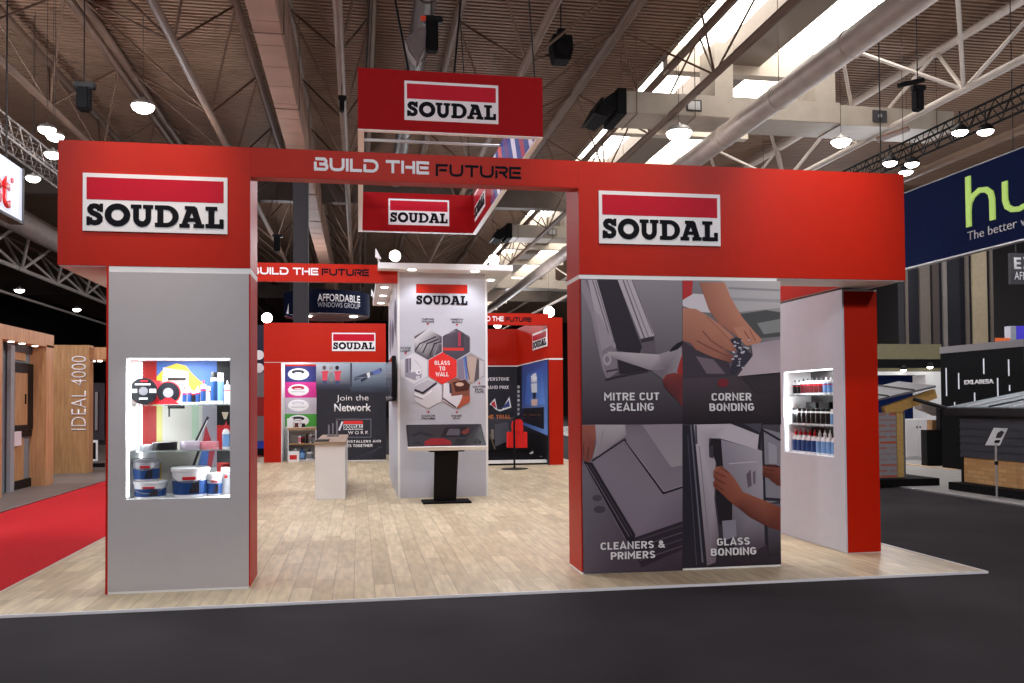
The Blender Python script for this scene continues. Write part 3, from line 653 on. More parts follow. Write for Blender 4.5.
A.line([(110,255),(150,300),(205,336)], 6, SK3).line([(85,300),(140,330),(230,372)], 6, SK3).line([(130,190),(200,260),(255,320)], 4, SK2)
A.add([(235,295),(262,284),(290,292),(285,318),(336,362),(322,400),(275,428),(262,456),(236,440),(250,385),(272,350)], (52,48,62))
for i in range(26): x, y = 245+random.random()*78, 290+random.random()*140; A.ell(x, min(y, 425), 3+random.random()*7, 2+random.random()*4, (176,172,184), 7)
A.add([(330,318),(400,304),(462,295),(462,444),(268,462),(300,418),(338,368)], [(150,136,146)]*3+[(170,156,164)]*4)
A.build('photo', PN['corner'], 'photo of two hands bonding a frame corner')
din_px('CORNER\nBONDING', FR, 708.8, 412, 752.8, 392, 'caption', LETW, PN['corner'], lift=.014)
Z3 = (578, 422, 4.404)
A = Art(FR, Z3)
A.add([(17,12),(459,8),(461,655),(24,668)], [(120,108,118),(120,110,120),(52,42,52),(74,64,76)])
A.add([(17,190),(60,180),(200,500),(140,660),(24,668)], [(110,104,114),(104,96,106),(80,70,82),(70,60,72),(84,76,88)]).ell(85, 335, 22, 14, (72,64,76)).ell(95, 385, 26, 16, (66,58,70))
A.add([(205,12),(459,8),(459,285),(375,312),(215,80)], [(112,102,112)]*2+[(126,116,126)]*3).add([(282,12),(459,9),(459,190),(410,200)], [(140,128,138)]*2+[(150,140,146)]*2)
A.add([(62,172),(205,78),(375,315),(459,288),(459,440),(250,510)], [(126,116,128),(118,108,118),(124,114,126),(120,110,122),(104,92,106),(120,108,122)])
A.line([(62,172),(205,76)], 7, (34,28,36)).line([(203,76),(375,314),(459,287)], 8, (34,28,36)).line([(212,84),(378,306),(459,280)], 3, (150,140,150))
A.add([(22,172),(62,180),(252,495),(240,560),(205,505)], (34,28,36)).line([(36,185),(225,505)], 5, (96,88,98)).line([(50,185),(238,500)], 4, (70,62,72)).line([(22,176),(205,510)], 3, (120,112,122))
A.add([(250,508),(459,436),(460,560),(280,640),(240,560)], (44,36,46))
for i in range(4): A.line([(252+i*6, 525+i*28), (459, 455+i*30)], 5 if i % 2 else 8, (86,74,86) if i % 2 else (66,56,68))
A.add([(75,12),(206,12),(212,60),(140,110),(92,146),(62,160),(80,95)], [(168,158,162)]*2+[(140,130,136)]*3+[(150,140,146)]*2).line([(110,40),(95,120)], 5, (140,130,136))
A.add([(17,14),(74,14),(78,60),(72,110),(62,158),(44,178),(20,165)], [(148,84,72)]*3+[(126,66,58)]*4).line([(45,110),(40,168)], 5, (96,46,42)).line([(25,90),(24,150)], 4, (100,50,44))
A.build('photo', PN['clean'], 'photo of a hand wiping a grey frame panel')
din_px('CLEANERS &\nPRIMERS', FR, 600.3, 560, 664.5, 538.8, 'caption', LETW, PN['clean'], lift=.014)
Z4 = (678, 422, 4.557)
A = Art(FR, Z4)
A.add([(20,12),(466,2),(466,648),(20,664)], [(84,78,88),(70,66,74),(44,36,44),(40,34,42)])
A.add([(20,14),(70,14),(134,655),(22,664)], (38,34,44)).line([(58,14),(112,640)], 7, (100,98,110)).line([(44,60),(84,650)], 4, (70,68,80))
A.add([(72,12),(240,8),(372,58),(362,126),(190,74),(140,74),(140,110),(172,150),(165,350),(186,520),(170,640),(132,655)], [(184,174,182)]*5+[(160,150,158)]*4+[(110,98,106)]*3).line([(80,14),(84,100)], 10, (80,76,86)).line([(96,110),(150,640)], 4, (120,112,122))
A.add([(240,8),(385,4),(374,122),(362,120),(368,58)], (40,36,46)).add([(300,8),(380,6),(374,50)], (70,68,80))
A.add([(195,80),(385,132),(388,360),(404,560),(300,610),(252,560),(192,360)], [(140,134,146),(164,156,164),(150,144,154),(80,70,80),(70,60,68),(86,76,86),(110,104,116)]).add([(310,240),(330,215),(335,290),(318,300)], (96,82,92)).add([(340,230),(352,220),(352,280),(342,285)], (104,90,100)).line([(230,190),(360,180)], 5, (180,172,180))
A.add([(150,75),(195,80),(204,200),(246,370),(246,450),(188,470),(172,350),(176,190),(140,110)], (34,28,34)).add([(140,110),(160,105),(160,165),(142,160)], (60,54,64)).add([(200,450),(262,445),(266,520),(206,540)], (130,126,140))
A.add([(383,28),(466,50),(466,360),(398,372)], (128,124,134)).line([(384,36),(466,84)], 10, (40,36,46)).line([(384,30),(400,560)], 10, (42,38,48)).line([(398,350),(466,355)], 14, (46,42,52)).add([(402,372),(466,372),(466,600),(412,610)], [(100,94,106)]*2+[(44,38,46)]*2).add([(410,90),(448,110),(450,190),(412,190)], (150,146,156))
HA, HB, HC = (146,86,68), (124,66,52), (92,46,40)
A.add([(262,300),(300,320),(380,352),(466,388),(466,496),(410,478),(330,436),(280,396),(238,366)], [HA,HA,HA,HB,HC,HC,HC,HC,HB])
A.add([(160,222),(172,204),(196,200),(226,222),(252,252),(290,310),(262,368),(236,364),(212,340),(190,318),(162,296),(158,276),(168,262),(160,246)], [HA]*6+[HB]*8)
A.line([(168,228),(215,250)], 5, HC).line([(166,256),(214,282)], 5, HC).line([(162,282),(208,312)], 5, HC).line([(190,204),(228,232)], 4, HC)
A.add([(384,200),(410,192),(446,194),(464,206),(466,292),(446,286),(410,256),(384,244)], [HB,HB,HB,HB,HC,HC,HC,HC]).line([(390,215),(440,222)], 5, HC).line([(388,232),(436,246)], 5, HC).line([(390,196),(462,204)], 7, (40,36,46))
A.build('photo', PN['glass'], 'photo of a hand fitting a glass pane')
din_px('GLASS\nBONDING', FR, 710.2, 556.6, 755, 535.5, 'caption', LETW, PN['glass'], lift=.014)
# --- right display wall with bottle case
t = thing('display_wall', 'white display wall with a red end and lit bottle case at right', 'display wall', (5.37, 9.5, 0))
FX = Face('x-', wl)
YE = 11.4; c0, c1 = on_x(783, 375.5, wl), on_x(834, 457.5, wl)
cy1, cy0, cz1, cz0 = c0.y, c1.y, on_x(808, 370, wl).z, on_x(808, 454.5, wl).z
ZW = ZS-.03
mb = MB(); mb.box(wl, wl+.02, Y3+.01, cy0, .01, ZW); mb.box(wl, wl+.02, cy1, YE, .01, ZW); mb.box(wl, wl+.02, cy0, cy1, .01, cz0); mb.box(wl, wl+.02, cy0, cy1, cz1, ZW)
mb.build('white_face', CGREY, t)
box(wl+.02, wr, Y3+.012, Y3+.032, .01, ZW-.02).build('end_panel', RED, t, label='red front end panel')
box(wr-.02, wr, Y3+.032, YE, .01, ZW-.02).build('outer_face', RED, t, label='red outer face')
box(wl+.004, wr, Y3+.014, YE-.01, ZW-.02, ZW).build('top_cap', WHITE, t)
box(wl+.01, wr-.01, Y3+.02, YE-.01, 0, .01).build('plinth_strip', WHITE, t)
CD = wl+.37
mb = MB(); mb.box(wl+.02, CD, cy0-.015, cy0, cz0-.015, cz1+.015); mb.box(wl+.02, CD, cy1, cy1+.015, cz0-.015, cz1+.015); mb.box(wl+.02, CD, cy0, cy1, cz0-.015, cz0); mb.box(wl+.02, CD, cy0, cy1, cz1, cz1+.015)
mb.build('case_lining', BRIGHT, t)
box(CD, CD+.012, cy0-.015, cy1+.015, cz0-.015, cz1+.015).build('case_back', mat('dark_case_back', (62, 58, 58), .4), t)
mb = MB(); mb.box(wl+.03, wl+.045, cy0+.02, cy1-.02, cz1-.014, cz1-.002); mb.box(wl+.03, wl+.045, cy1-.016, cy1-.004, cz0+.02, cz1-.02)
mb.build('light_strip', LEDM, t)
RS = [on_x(808, 394, wl).z-.01, on_x(808, 425.5, wl).z, cz0]
for z in RS[:2]: box(wl+.05, CD-.01, cy0, cy1, z-.012, z).build('shelf', GLASS, t)
text('', FX, Vector((0,0,0)), 1, 1, 'x', LETW, t) if False else None

# ------------------------------------------------------------------ products
PW = mat('white_plastic', (235, 236, 238), .35, var=.02); PB = mat('blue_label', (34, 70, 128), .4, var=.05); PR = mat('red_plastic', (196, 30, 40), .4); PK = mat('black_plastic', (22, 20, 22), .4)
PLB = mat('pale_blue_label', (120, 165, 215), .4); PBR = mat('maroon_label', (96, 34, 38), .45); PGR = mat('grey_plastic', (128, 128, 134), .4); PCL = mat('clear_plastic', (205, 205, 212), .15, trans=.35)
PPK = mat('pink_tape', (215, 130, 140), .4); PYE = mat('yellow_label', (225, 190, 60), .4)
def bottle(h, r, body, label, cap, style, name='product_bottle', cat='bottle'):
    t = thing(name, '', cat, (0,0,0))
    if style == 'cartridge':
        MB().lathe([(r*.92,0),(r,.004),(r,h*.78),(r*.9,h*.8),(r*.3,h*.82),(r*.3,h*.86)], n=14).build('tube', body, t)
        MB().lathe([(r*1.012,h*.12),(r*1.012,h*.66)], n=14).build('label', label, t)
        MB().lathe([(r*1.02,h*.55),(r*1.02,h*.6)], n=14).build('red_band', PR, t)
        MB().lathe([(r*.34,h*.84),(r*.3,h*.9),(r*.12,h)], n=10).build('nozzle', cap, t)
    elif style == 'can':
        MB().lathe([(r*.95,0),(r,.006),(r,h*.8),(r*.7,h*.86)], n=14).build('can', body, t)
        MB().lathe([(r*1.012,h*.1),(r*1.012,h*.72)], n=14).build('label', label, t)
        MB().lathe([(r*.9,h*.8),(r*.9,h*.97),(r*.8,h)], n=14).build('cap', cap, t)
    else:
        MB().lathe([(r*.9,0),(r,.008),(r,h*.58),(r*.8,h*.68),(r*.32,h*.74),(r*.32,h*.8)], n=14).build('body', body, t)
        MB().lathe([(r*1.012,h*.08),(r*1.012,h*.54)], n=14).build('label', label, t)
        MB().lathe([(r*.42,h*.74),(r*.42,h*.86),(r*.2,h*.88),(r*.08,h)], n=10).build('spout', cap, t)
    return t
ORD = ['first','second','third','fourth','fifth','sixth','seventh','eighth','ninth','tenth','eleventh','twelfth']
protos = {}
def put(key, args, loc, label, group):
    if key not in protos: o = bottle(*args); protos[key] = o; o.location = loc; o['label'] = label; o['group'] = group
    else: o = dup(protos[key], loc, label, group)
    return o
n = 11
for i in range(n):
    f = (i+.5)/n; yy = cy1-(cy1-cy0)*f
    key = 'c_dark' if i < 7 else 'c_pale'
    args = (.2, .038, PW, PBR if i < 7 else PLB, PW if i > 3 else PK, 'cartridge', 'sealant_cartridge', 'cartridge')
    if i < 2: key = 'c_small'; args = (.19, .024, PW, PK, PK, 'cartridge', 'sealant_cartridge', 'cartridge')
    put(key+'R', args, (wl+.13, yy, RS[0]), 'upright %s cartridge, %s from the left on the right case\'s top shelf' % ('slim black-labelled' if i < 2 else 'maroon-labelled' if i < 7 else 'pale blue', ORD[i]), 'cartridges on the top shelf of the right case')
for i in range(10):
    yy = cy1-(cy1-cy0)*(i+.6)/10.4
    dk = i < 8
    put('can_d' if dk else 'can_p', (.2 if dk else .19, .045, PW, PK if dk else PLB, PK if i < 3 else PR, 'can', 'spray_can', 'can') if dk else (.19, .045, PW, PLB, PW, 'can', 'spray_can', 'can'), (wl+.13, yy, RS[1]), '%s can, %s from the left on the right case\'s middle shelf' % ('black-labelled white' if dk else 'pale-labelled white', ORD[i]), 'cans on the middle shelf of the right case')
for i in range(10):
    yy = cy1-(cy1-cy0)*(i+.55)/10.2
    bl = i < 5
    put('b_blue' if bl else 'b_pale', (.29, .045, PW, PB if bl else PLB, PR if bl else PW, 'bottle'), (wl+.13, yy, RS[2]), '%s bottle with %s spout, %s from the left on the right case\'s bottom shelf' % ('blue-labelled' if bl else 'pale-labelled', 'red' if bl else 'white', ORD[i]), 'bottles on the bottom shelf of the right case')
for i in range(2):
    yy = cy1-(cy1-cy0)*(.18+.26*i)
    tag(box(wl+.24, wl+.34, yy-.14, yy+.1, RS[1], RS[1]+.27).build('product_box', PK, None, .006), 'black product box behind the cans, %s on the right case\'s middle shelf' % ('left one' if i == 0 else 'right one'), 'box', 'black boxes behind the cans')
# left case
YC = Y0+.2
def disc(u, v, rpx, rim, lb, up, face_m, r_in):
    p = on_y(u, v, YC); r = rpx/879.*YC*1.0
    p.z = up+r
    t = thing('cutting_disc', lb, 'disc', (p.x, YC, up), 'round discs on the top shelf')
    MB().lathe([(r,0),(r,.03)], p, 'y', 36).build('tape_roll', rim, t)
    MB().lathe([(r*.93,-.004),(r*.93,.0)], p, 'y', 36).build('face_label', face_m, t)
    MB().lathe([(r*r_in,-.008),(r*r_in,-.003)], p, 'y', 24).build('hub_label', PGR, t)
    return t, p, r
t, p, r = disc(143.5, 391, 12.6, PK, 'large black disc with white lettered band, leftmost on the top shelf', SH1, mat('disc_black', (20, 22, 28), .4), .32)
box(p.x-r*.9, p.x-r*.45, YC-.009, YC-.004, p.z-.015, p.z+.02).build('white_band', LETW, t); box(p.x+r*.45, p.x+r*.9, YC-.009, YC-.004, p.z-.015, p.z+.02).build('white_band', LETW, t)
box(p.x-r*.6, p.x+r*.5, YC-.009, YC-.004, p.z+.055, p.z+.068).build('white_band', LETW, t); box(p.x-r*.3, p.x+r*.3, YC-.009, YC-.004, p.z-.075, p.z-.06).build('white_band', LETW, t); box(p.x-r*.2, p.x+r*.3, YC-.009, YC-.004, p.z+.085, p.z+.097).build('red_band', PR, t)
t, p, r = disc(168.3, 393.5, 11, PR, 'black disc with red base and grey hub, second on the top shelf', SH1, mat('disc_black2', (22, 22, 28), .4), .42)
mb = MB(); mb.prism([(p.x-r*.95,YC-.01,SH1),(p.x-r*.25,YC-.01,p.z-r*.45),(p.x+r*.25,YC-.01,p.z-r*.45),(p.x+r*.95,YC-.01,SH1)], (0,.006,0)); mb.build('red_base_label', PR, t)
tag(box(on_y(147,391,8.5).x, on_y(160,391,8.5).x, 8.5, 8.6, SH1, SH1+.22).build('product_box', PR, None, .005), 'red box standing behind the two discs', 'box')
spec = [(184.5, .14, .02, PB, PR), (189.5, .145, .02, PB, PW), (193.8, .13, .018, PK, PK), (197.8, .145, .021, PB, PW), (203.5, .19, .027, PB, PR), (208.5, .17, .024, PW, PB), (214.5, .255, .034, PB, PK), (220.5, .25, .03, PLB, PW), (227.3, .19, .03, PW, PW)]
for i, (u, h, r, lab, cap) in enumerate(spec):
    h *= 1.15
    x = on_y(u, 400, YC).x
    o = bottle(h, r, PW, lab, cap, 'can' if h > .24 else 'cartridge', 'sealant_cartridge', 'cartridge'); o.location = (x, YC, SH1)
    tag(o, '%s %s, %s from the left in the row right of the discs' % ('tall white and blue' if h > .24 else 'small white', 'can' if h > .24 else 'cartridge', ORD[i]), 'cartridge', 'cartridges on the top shelf of the left case')
def roll(u, r_px, h, m, lb, z):
    x = on_y(u, 440, YC).x; r = r_px/879*YC
    t = thing('tape_roll', lb, 'tape roll', (x, YC, z), 'tape rolls on the second shelf')
    mb = MB(); mb.lathe([(r*.55,0),(r*.97,0),(r,.004),(r,h-.004),(r*.97,h),(r*.55,h),(r*.55,.002)], (x,YC,z), 'z', 24); mb.build('tape', m, t)
    MB().lathe([(r*.5,0.001),(r*.54,.002),(r*.54,h-.002),(r*.5,h-.001)], (x,YC,z), 'z', 24).build('core', PW, t)
roll(147, 6.5, .05, PCL, 'low clear roll at the left end of the second shelf', SH2); roll(165, 11, .07, PK, 'thick black tape roll on the second shelf', SH2)
roll(190.5, 9.5, .075, mat('lilac_tape', (190, 178, 192), .4), 'lilac tape roll left of the pink one on the second shelf', SH2); roll(209.5, 8.5, .07, PPK, 'pink tape roll with red stripes on the second shelf', SH2)
o = bottle(.25, .034, PW, PLB, PR, 'bottle'); o.location = (on_y(226, 440, YC).x, YC, SH2); tag(o, 'white and pale blue bottle at the right end of the second shelf', 'bottle')
def bucket(u, wpx, h, z, band, lb, y=YC, lid=PW, body=PW, group='tubs on the case floor'):
    x = on_y(u, 470, y).x; r = wpx/2/879*y
    t = thing('sealant_tub', lb, 'tub', (x, y, z), group)
    MB().lathe([(r*.86,0),(r*.9,.006),(r*.97,h*.86)], (x,y,z), 'z', 28).build('tub_body', body, t)
    MB().lathe([(r*.91,h*.1),(r*.95,h*.56)], (x,y,z), 'z', 28).build('label_band', band, t)
    MB().lathe([(r*1.02,h*.85),(r*1.04,h*.9),(r*1.03,h*.98),(r*.96,h)], (x,y,z), 'z', 28).build('lid', lid, t)
    box(x-r*.25, x+r*.45, y-r*1.0, y-r*.92, z+h*.6, z+h*.7).build('red_mark', PR, t)
    if band is PB: MB().prism([(x+r*.1, y-r*.95, z+h*.16), (x+r*.62, y-r*.75, z+h*.16), (x+r*.62, y-r*.8, z+h*.52), (x+r*.3, y-r*.95, z+h*.5)], (0, -.012-r*.03, 0)).build('label_picture', mat('label_photo', (40, 36, 44), .5), t)
    mb = MB(); mb.path([(x+r*1.02*math.cos(a), y-r*1.02*math.sin(a)*.98, z+h*.84-r*.55*math.sin(a)) for a in [PI*i/10 for i in range(11)]], .004, 5); mb.build('wire_handle', PGR, t)
CB = wz0
bucket(150.5, 30, .15, CB, PB, 'low white tub with blue band at the left of the case floor'); bucket(146.5, 25, .2, CB+.151, PB, 'grey-lidded tub stacked on the low blue-banded tub', body=PCL, lid=PGR)
bucket(190.5, 34, .27, CB, PB, 'large white bucket with blue label in the middle of the case floor'); bucket(214.5, 15, .21, CB, PB, 'small white tub right of the large bucket', lid=PW)
bucket(226, 9, .25, CB, PW, 'plain white tub at the right edge of the case floor', y=8.6)

# ================================================================== CENTRE WHITE TOWER
YT = 15.544; cx0, cx1, ZC = .674, 2.263, 3.965
FT = Face('y', YT)
t = thing('tower_unit', 'tall white centre tower with hexagon photos under a lit canopy', 'tower', (1.47, 17.5, 0))
box(cx0, cx1, YT, 20.3, .0, ZC).build('tower_body', CGREY, t)
mb = MB(); mb.box(cx0-.004, cx0+.035, YT-.006, YT+.03, .0, ZC); mb.box(cx1-.035, cx1+.004, YT-.006, YT+.03, 0, ZC); mb.build('corner_trim', BRIGHT, t)
pa, pb = on_z(380.5, 270, ZC), on_z(508.7, 272.5, ZC)
can = box(.33, 2.66, 15.1, 20.9, ZC, ZC+.1).build('canopy', BRIGHT, t)
for u, v in ((412, 269.6), (475, 271.2), (384.5, 287.3), (383, 295.6), (381, 303), (490.5, 280)):
    p = on_z(u, v, ZC); MB().lathe([(.065, -.012), (.075, 0)], p, 'z', 14).build('downlight', LAMPS, can)
for x, y in ((.36, 15.2), (.36, 20.6), (2.6, 20.6)):
    mb = MB(); mb.tube((x, y, ZC+.1), (x-.04, y, ZC+.2), .014, 6); mb.prism([(x-.08, y-.04, ZC+.2), (x+.02, y-.04, ZC+.17), (x+.02, y-.04, ZC+.19), (x-.07, y-.04, ZC+.36)], (0,.08,0)); mb.build('arm_light', LETW, can)
a, w, h = FT.boxpx(416.2, 304.5, 467.3, 284.8); logo(FT, a, w, h, t, board=False)
A = Art(FT, (390, 335, 7.19), 1.25)
def hexpts(cx, cy, r): return [(cx+r*math.cos(PI/6+PI/3*i), cy+r*math.sin(PI/6+PI/3*i)) for i in range(6)]
H0 = (378, 240); RX = 118
def hexa_(cx, cy, col): A.add(hexpts(cx, cy, 112), col)
D1, D2 = (74,68,76), (48,42,50)
# left-top hexagon: dark profiles in a row
hexa_(273, 66, (92,84,92)); 
A.add([(176,30),(273,-46),(372,12),(372,120),(273,176),(176,120)], [(196,194,198),(196,194,198),(80,72,80),(60,54,62),(60,54,62),(80,72,80)])
for i in range(6): A.line([(182+i*26,110+i*10),(215+i*26,62),(330+i*8,12+i*10)], 9, (130,122,132) if i % 2 else (34,30,38))
hexa_(476, 66, (70,64,74)); A.add([(384,20),(476,-44),(530,0),(530,140),(384,140)], [(80,72,84),(90,82,94),(60,54,64),(54,48,58),(70,64,74)]).rect(490,-20,508,80,(150,50,76)).rect(380,92,530,112,(190,50,46)).rect(380,112,530,140,(70,66,78)).line([(390,0),(470,-30)],4,(150,146,156)).line([(535,-10),(575,20),(575,110)],3,(150,148,152))
hexa_(171, 240, (202,200,206)); A.add([(106,170),(150,165),(150,270),(230,255),(225,310),(180,325),(106,300)], (140,136,150)).rect(118,170,128,270,(90,84,100)).rect(142,170,150,250,(80,74,92)).line([(180,180),(225,240)],5,(170,168,176)).ell(205,268,22,16,(214,212,220)).ell(208,268,8,7,(120,114,130)).rect(185,295,215,318,(190,188,196))
hexa_(581, 240, (150,140,140)); A.add([(484,180),(525,165),(535,320),(490,310)], (120,110,130)).add([(525,160),(552,150),(560,330),(545,320)], (86,110,170)).add([(552,150),(625,165),(600,345),(560,330)], (168,150,140)).add([(625,165),(640,180),(640,310),(605,340)], (80,74,80)).add([(640,180),(674,190),(674,290),(640,315)], (180,178,184)).line([(540,160),(570,320)],6,(60,56,70))
hexa_(273, 418, (198,196,202)); A.add([(176,370),(273,320),(340,345),(330,360),(250,430),(176,405)], (170,166,176)).line([(176,395),(235,418),(335,345)], 16, (40,36,46)).line([(176,420),(235,445),(300,400)], 9, (226,224,230)).line([(176,440),(235,462)],7,(120,114,124))
hexa_(476, 418, (126,76,62)); A.add([(385,340),(430,350),(440,440),(520,430),(515,465),(475,530),(380,470)], (206,204,212)).add([(424,350),(440,352),(448,418),(428,420)], (60,54,62)).line([(380,455),(475,522)],10,(40,34,40)).add([(450,340),(540,320),(576,360),(560,400),(470,410)], (70,36,30)).ell(500,355,30,14,(196,160,140)).add([(520,440),(574,440),(574,480),(486,530)], (170,84,62))
A.add(hexpts(378, 240, 116), (206,44,40))
A.build('hexagon_photos', t, 'six hexagon photos round a red hexagon')
din_px('GLASS\nTO\nWALL', FT, 434.5, 377, 449.8, 360, 'hexagon_caption', LETW, t, lift=.016)
# small captions with red pointers
for (u0, u1, vt, vb, s, pv) in ((421.5,434,318.3,322.6,'CURTAIN\nWALLING',324.5), (450.5,463.5,318.6,323.2,'WINDOW\nREVEALS',325.1), (400.5,411,347,352,'ROOF\nLIGHT',353.6), (421.5,435.5,414.8,419.6,'DOOR\nFRAME',412.5), (451.5,462,414.8,419.2,'INNER\nSEAL',412.6), (472.5,486,385.6,393.2,'OUTER\nSEAL\nTAPE',383.6)):
    text_px(s, FT, u0, vb, u1, vt, 'small_caption', BLACK, t, bold=.01)
    q = FT.pt((u0+u1)/2, pv); d = .022; MB().prism([q+Vector((-d,-.003,d)), q+Vector((d,-.003,d)), q+Vector((0,-.003,-d))], (0,-.002,0)).build('red_pointer', REDLOGO, t)
# left face: screen and prints
FL = Face('x-', cx0)
A = Art(FL, (0, 0, 1), 1.3)
def lrect(v0, v1, y0, y1, col):
    pass
tv = thing('wall_screen', 'black screen mounted on the left side of the white tower', 'screen', (cx0-.06, 17, 1.7))
s0, s1 = on_x(393.2, 400, cx0-.1), on_x(387, 400, cx0-.1)
zt, zb = on_x(392, 357, cx0-.1).z, on_x(392, 401, cx0-.1).z
box(cx0-.12, cx0-.05, s0.y, s1.y, zb, zt).build('bezel', BLK, tv, .01); box(cx0-.05, cx0-.001, (s0.y+s1.y)/2-.2, (s0.y+s1.y)/2+.2, (zt+zb)/2-.2, (zt+zb)/2+.2).build('wall_bracket', BLKM, tv)
box(cx0-.123, cx0-.12, s0.y+.03, s1.y-.03, zb+.03, zt-.03).build('glass_screen', mat('screen_glass', (10, 10, 14), .12), tv)
for y0_, y1_, z0_, z1_, c in ((16.0, 16.9, 2.9, 3.6, (98,102,124)), (17.2, 18.2, 2.75, 3.35, (80,84,110)), (18.5, 19.6, 2.7, 3.5, (120,118,132))):
    pts = [Vector((cx0-.004, a_, b_)) for a_, b_ in ((y0_, z0_+.2), ((y0_+y1_)/2, z0_), (y1_, z0_+.2), (y1_, z1_-.2), ((y0_+y1_)/2, z1_), (y0_, z1_-.2))]
    MB().prism(pts, (-.003,0,0)).build('hexagon_print', mat('hex_print_%d' % c[0], c, .5), t)
# --- kiosk
k = thing('touchscreen_kiosk', 'black pedestal kiosk with a wide tilted touchscreen before the white tower', 'kiosk', (1.42, 14.75, 0))
kt, kb = [on_y(u, 424.6, 14.98) for u in (406.4, 479.2)], [on_y(u, 447.2, 14.36) for u in (408.2, 486.5)]
x0k, x1k = kb[0].x, kb[1].x; yt, yb, zt, zb = 14.98, 14.36, kt[0].z, kb[0].z
nrm = Vector((0, -(zt-zb), (yt-yb))).normalized()
q = [Vector((x0k, yb, zb)), Vector((x1k, yb, zb)), Vector((x1k, yt, zt)), Vector((x0k, yt, zt))]
sc = MB().prism([p-nrm*.06 for p in q], nrm*.06).build('screen_housing', BLK, k, .006)
def on_scr(a_, b_, l): return q[0]+(q[1]-q[0])*a_+(q[3]-q[0])*b_+nrm*l
def spoly(pts, m, nm, l): MB().prism([on_scr(a_, b_, l) for a_, b_ in pts], nrm*.0006).build(nm, m, sc)
spoly([(.02,.04),(.98,.04),(.98,.97),(.02,.97)], mat('touch_glass', (40, 38, 42), .35, spec=.12), 'display', .0005)
spoly([(.2,.06),(.56,.06),(.55,.24),(.46,.36),(.3,.36),(.22,.24)], mat('screen_red', (120, 20, 26), .35, spec=.12), 'screen_image', .0012)
dk = mat('screen_dark', (20, 18, 22), .35, spec=.12); md = mat('screen_mid', (70, 66, 72), .35, spec=.12)
spoly([(.06,.5),(.18,.7),(.34,.5),(.32,.45),(.18,.58),(.08,.44)], dk, 'screen_image', .0012); spoly([(.42,.4),(.52,.86),(.8,.86),(.84,.6),(.76,.4)], dk, 'screen_image', .0012); spoly([(.5,.5),(.56,.78),(.7,.78),(.68,.48)], md, 'screen_image', .0018); spoly([(.7,.62),(.82,.84),(.82,.6),(.74,.5)], mat('screen_rust', (90, 34, 28), .35, spec=.12), 'screen_image', .0018)
spoly([(.58,.08),(.64,.34),(.76,.3),(.72,.08)], dk, 'screen_image', .0012); spoly([(.84,.2),(.9,.34),(.95,.2),(.93,.1),(.86,.1)], mat('screen_black', (12,12,14), .1), 'screen_image', .0012); spoly([(.06,.14),(.14,.26),(.16,.1)], dk, 'screen_image', .0012)
MB().prism([q[0]-nrm*.06+Vector((-.01,-.012,-.012)), q[1]-nrm*.06+Vector((.01,-.012,-.012)), q[1]+Vector((.01,-.012,-.004)), q[0]+Vector((-.01,-.012,-.004))], (0,.012,.01)).build('white_lower_edge', BRIGHT, k)
s = [on_y(u, 475, 14.72).x for u in (434.8, 457.7)]
mb = MB(); mb.prism([(s[0]-.02, 14.68, .03), (s[1]-.03, 14.68, .03), (s[1]+.02, 14.68, .98), (s[0]+.0, 14.68, .98)], (0, .1, 0)); mb.build('pedestal', BLK, k, .008)
s2 = [on_y(u, 452, 14.5).x for u in (429.5, 464.5)]
box(s2[0], s2[1], 14.5, 14.74, .855, .93).build('screen_bracket', BLKM, k)
s3 = [on_z(u, 502.5, 0).x for u in (422, 471)]
box(s3[0], s3[1], 14.5, 15.0, 0, .03).build('base_plate', BLKM, k, .006)
# --- counter
c = thing('counter', 'long white counter with a wood top left of the white tower', 'counter', (-.5, 17.4, 0))
box(-.752, -.242, 15.63, 19.3, .0, .95).build('cabinet_body', BRIGHT, c, .004)
box(-.775, -.225, 15.6, 19.35, .95, 1.0).build('worktop', wood('counter_oak', (150, 126, 106), (178, 154, 130), (1.5, 12, 12)), c, .004)
tag(box(-.76, -.52, 15.75, 16.5, 1.0, 1.02).build('tablet', BLK, None, .006), 'black tablet lying on the front of the white counter', 'tablet')
h = thing('leaflet_holder', 'clear acrylic leaflet holder standing on the white counter', 'leaflet holder', (-.45, 18.2, 1.0))
for i, (x, hh) in enumerate(((-.62, .22), (-.54, .25), (-.46, .3))):
    box(x, x+.035, 18.2, 18.25, 1.02, 1.02+hh).build('pocket', mat('frosted_acrylic', (170, 172, 182), .2, trans=.3), h)
box(-.64, -.4, 18.15, 18.3, 1.0, 1.02).build('holder_base', mat('frosted_acrylic2', (150, 150, 160), .2, trans=.3), h)

# ================================================================== SECOND BEAM
t = thing('header_beam', 'red slogan beam running from behind the left tower to the white tower', 'header', (-1, 15.5, 3.75), 'red slogan beams')
box(-3.0, .672, 15.4, 15.54, 3.76, 4.07).build('beam', RED, t)
F2 = Face('y', 15.4)
a, w, h = F2.boxpx(251, 273, 318.3, 266); letters(tech_word('BUILD THE', .22), F2, Vector((a.x, 15.4, 3.87)), w, .125, 'white_lettering', LETW, t, label='white words')
a, w, h = F2.boxpx(321.8, 279, 369, 272); letters(tech_word('FUTURE', .25), F2, Vector((a.x, 15.4, 3.865)), w, .122, 'black_lettering', BLACK, t, label='black word')
box(-3.0, -2.6, 15.42, 15.9, 0, 3.758).build('end_post', RED, t)

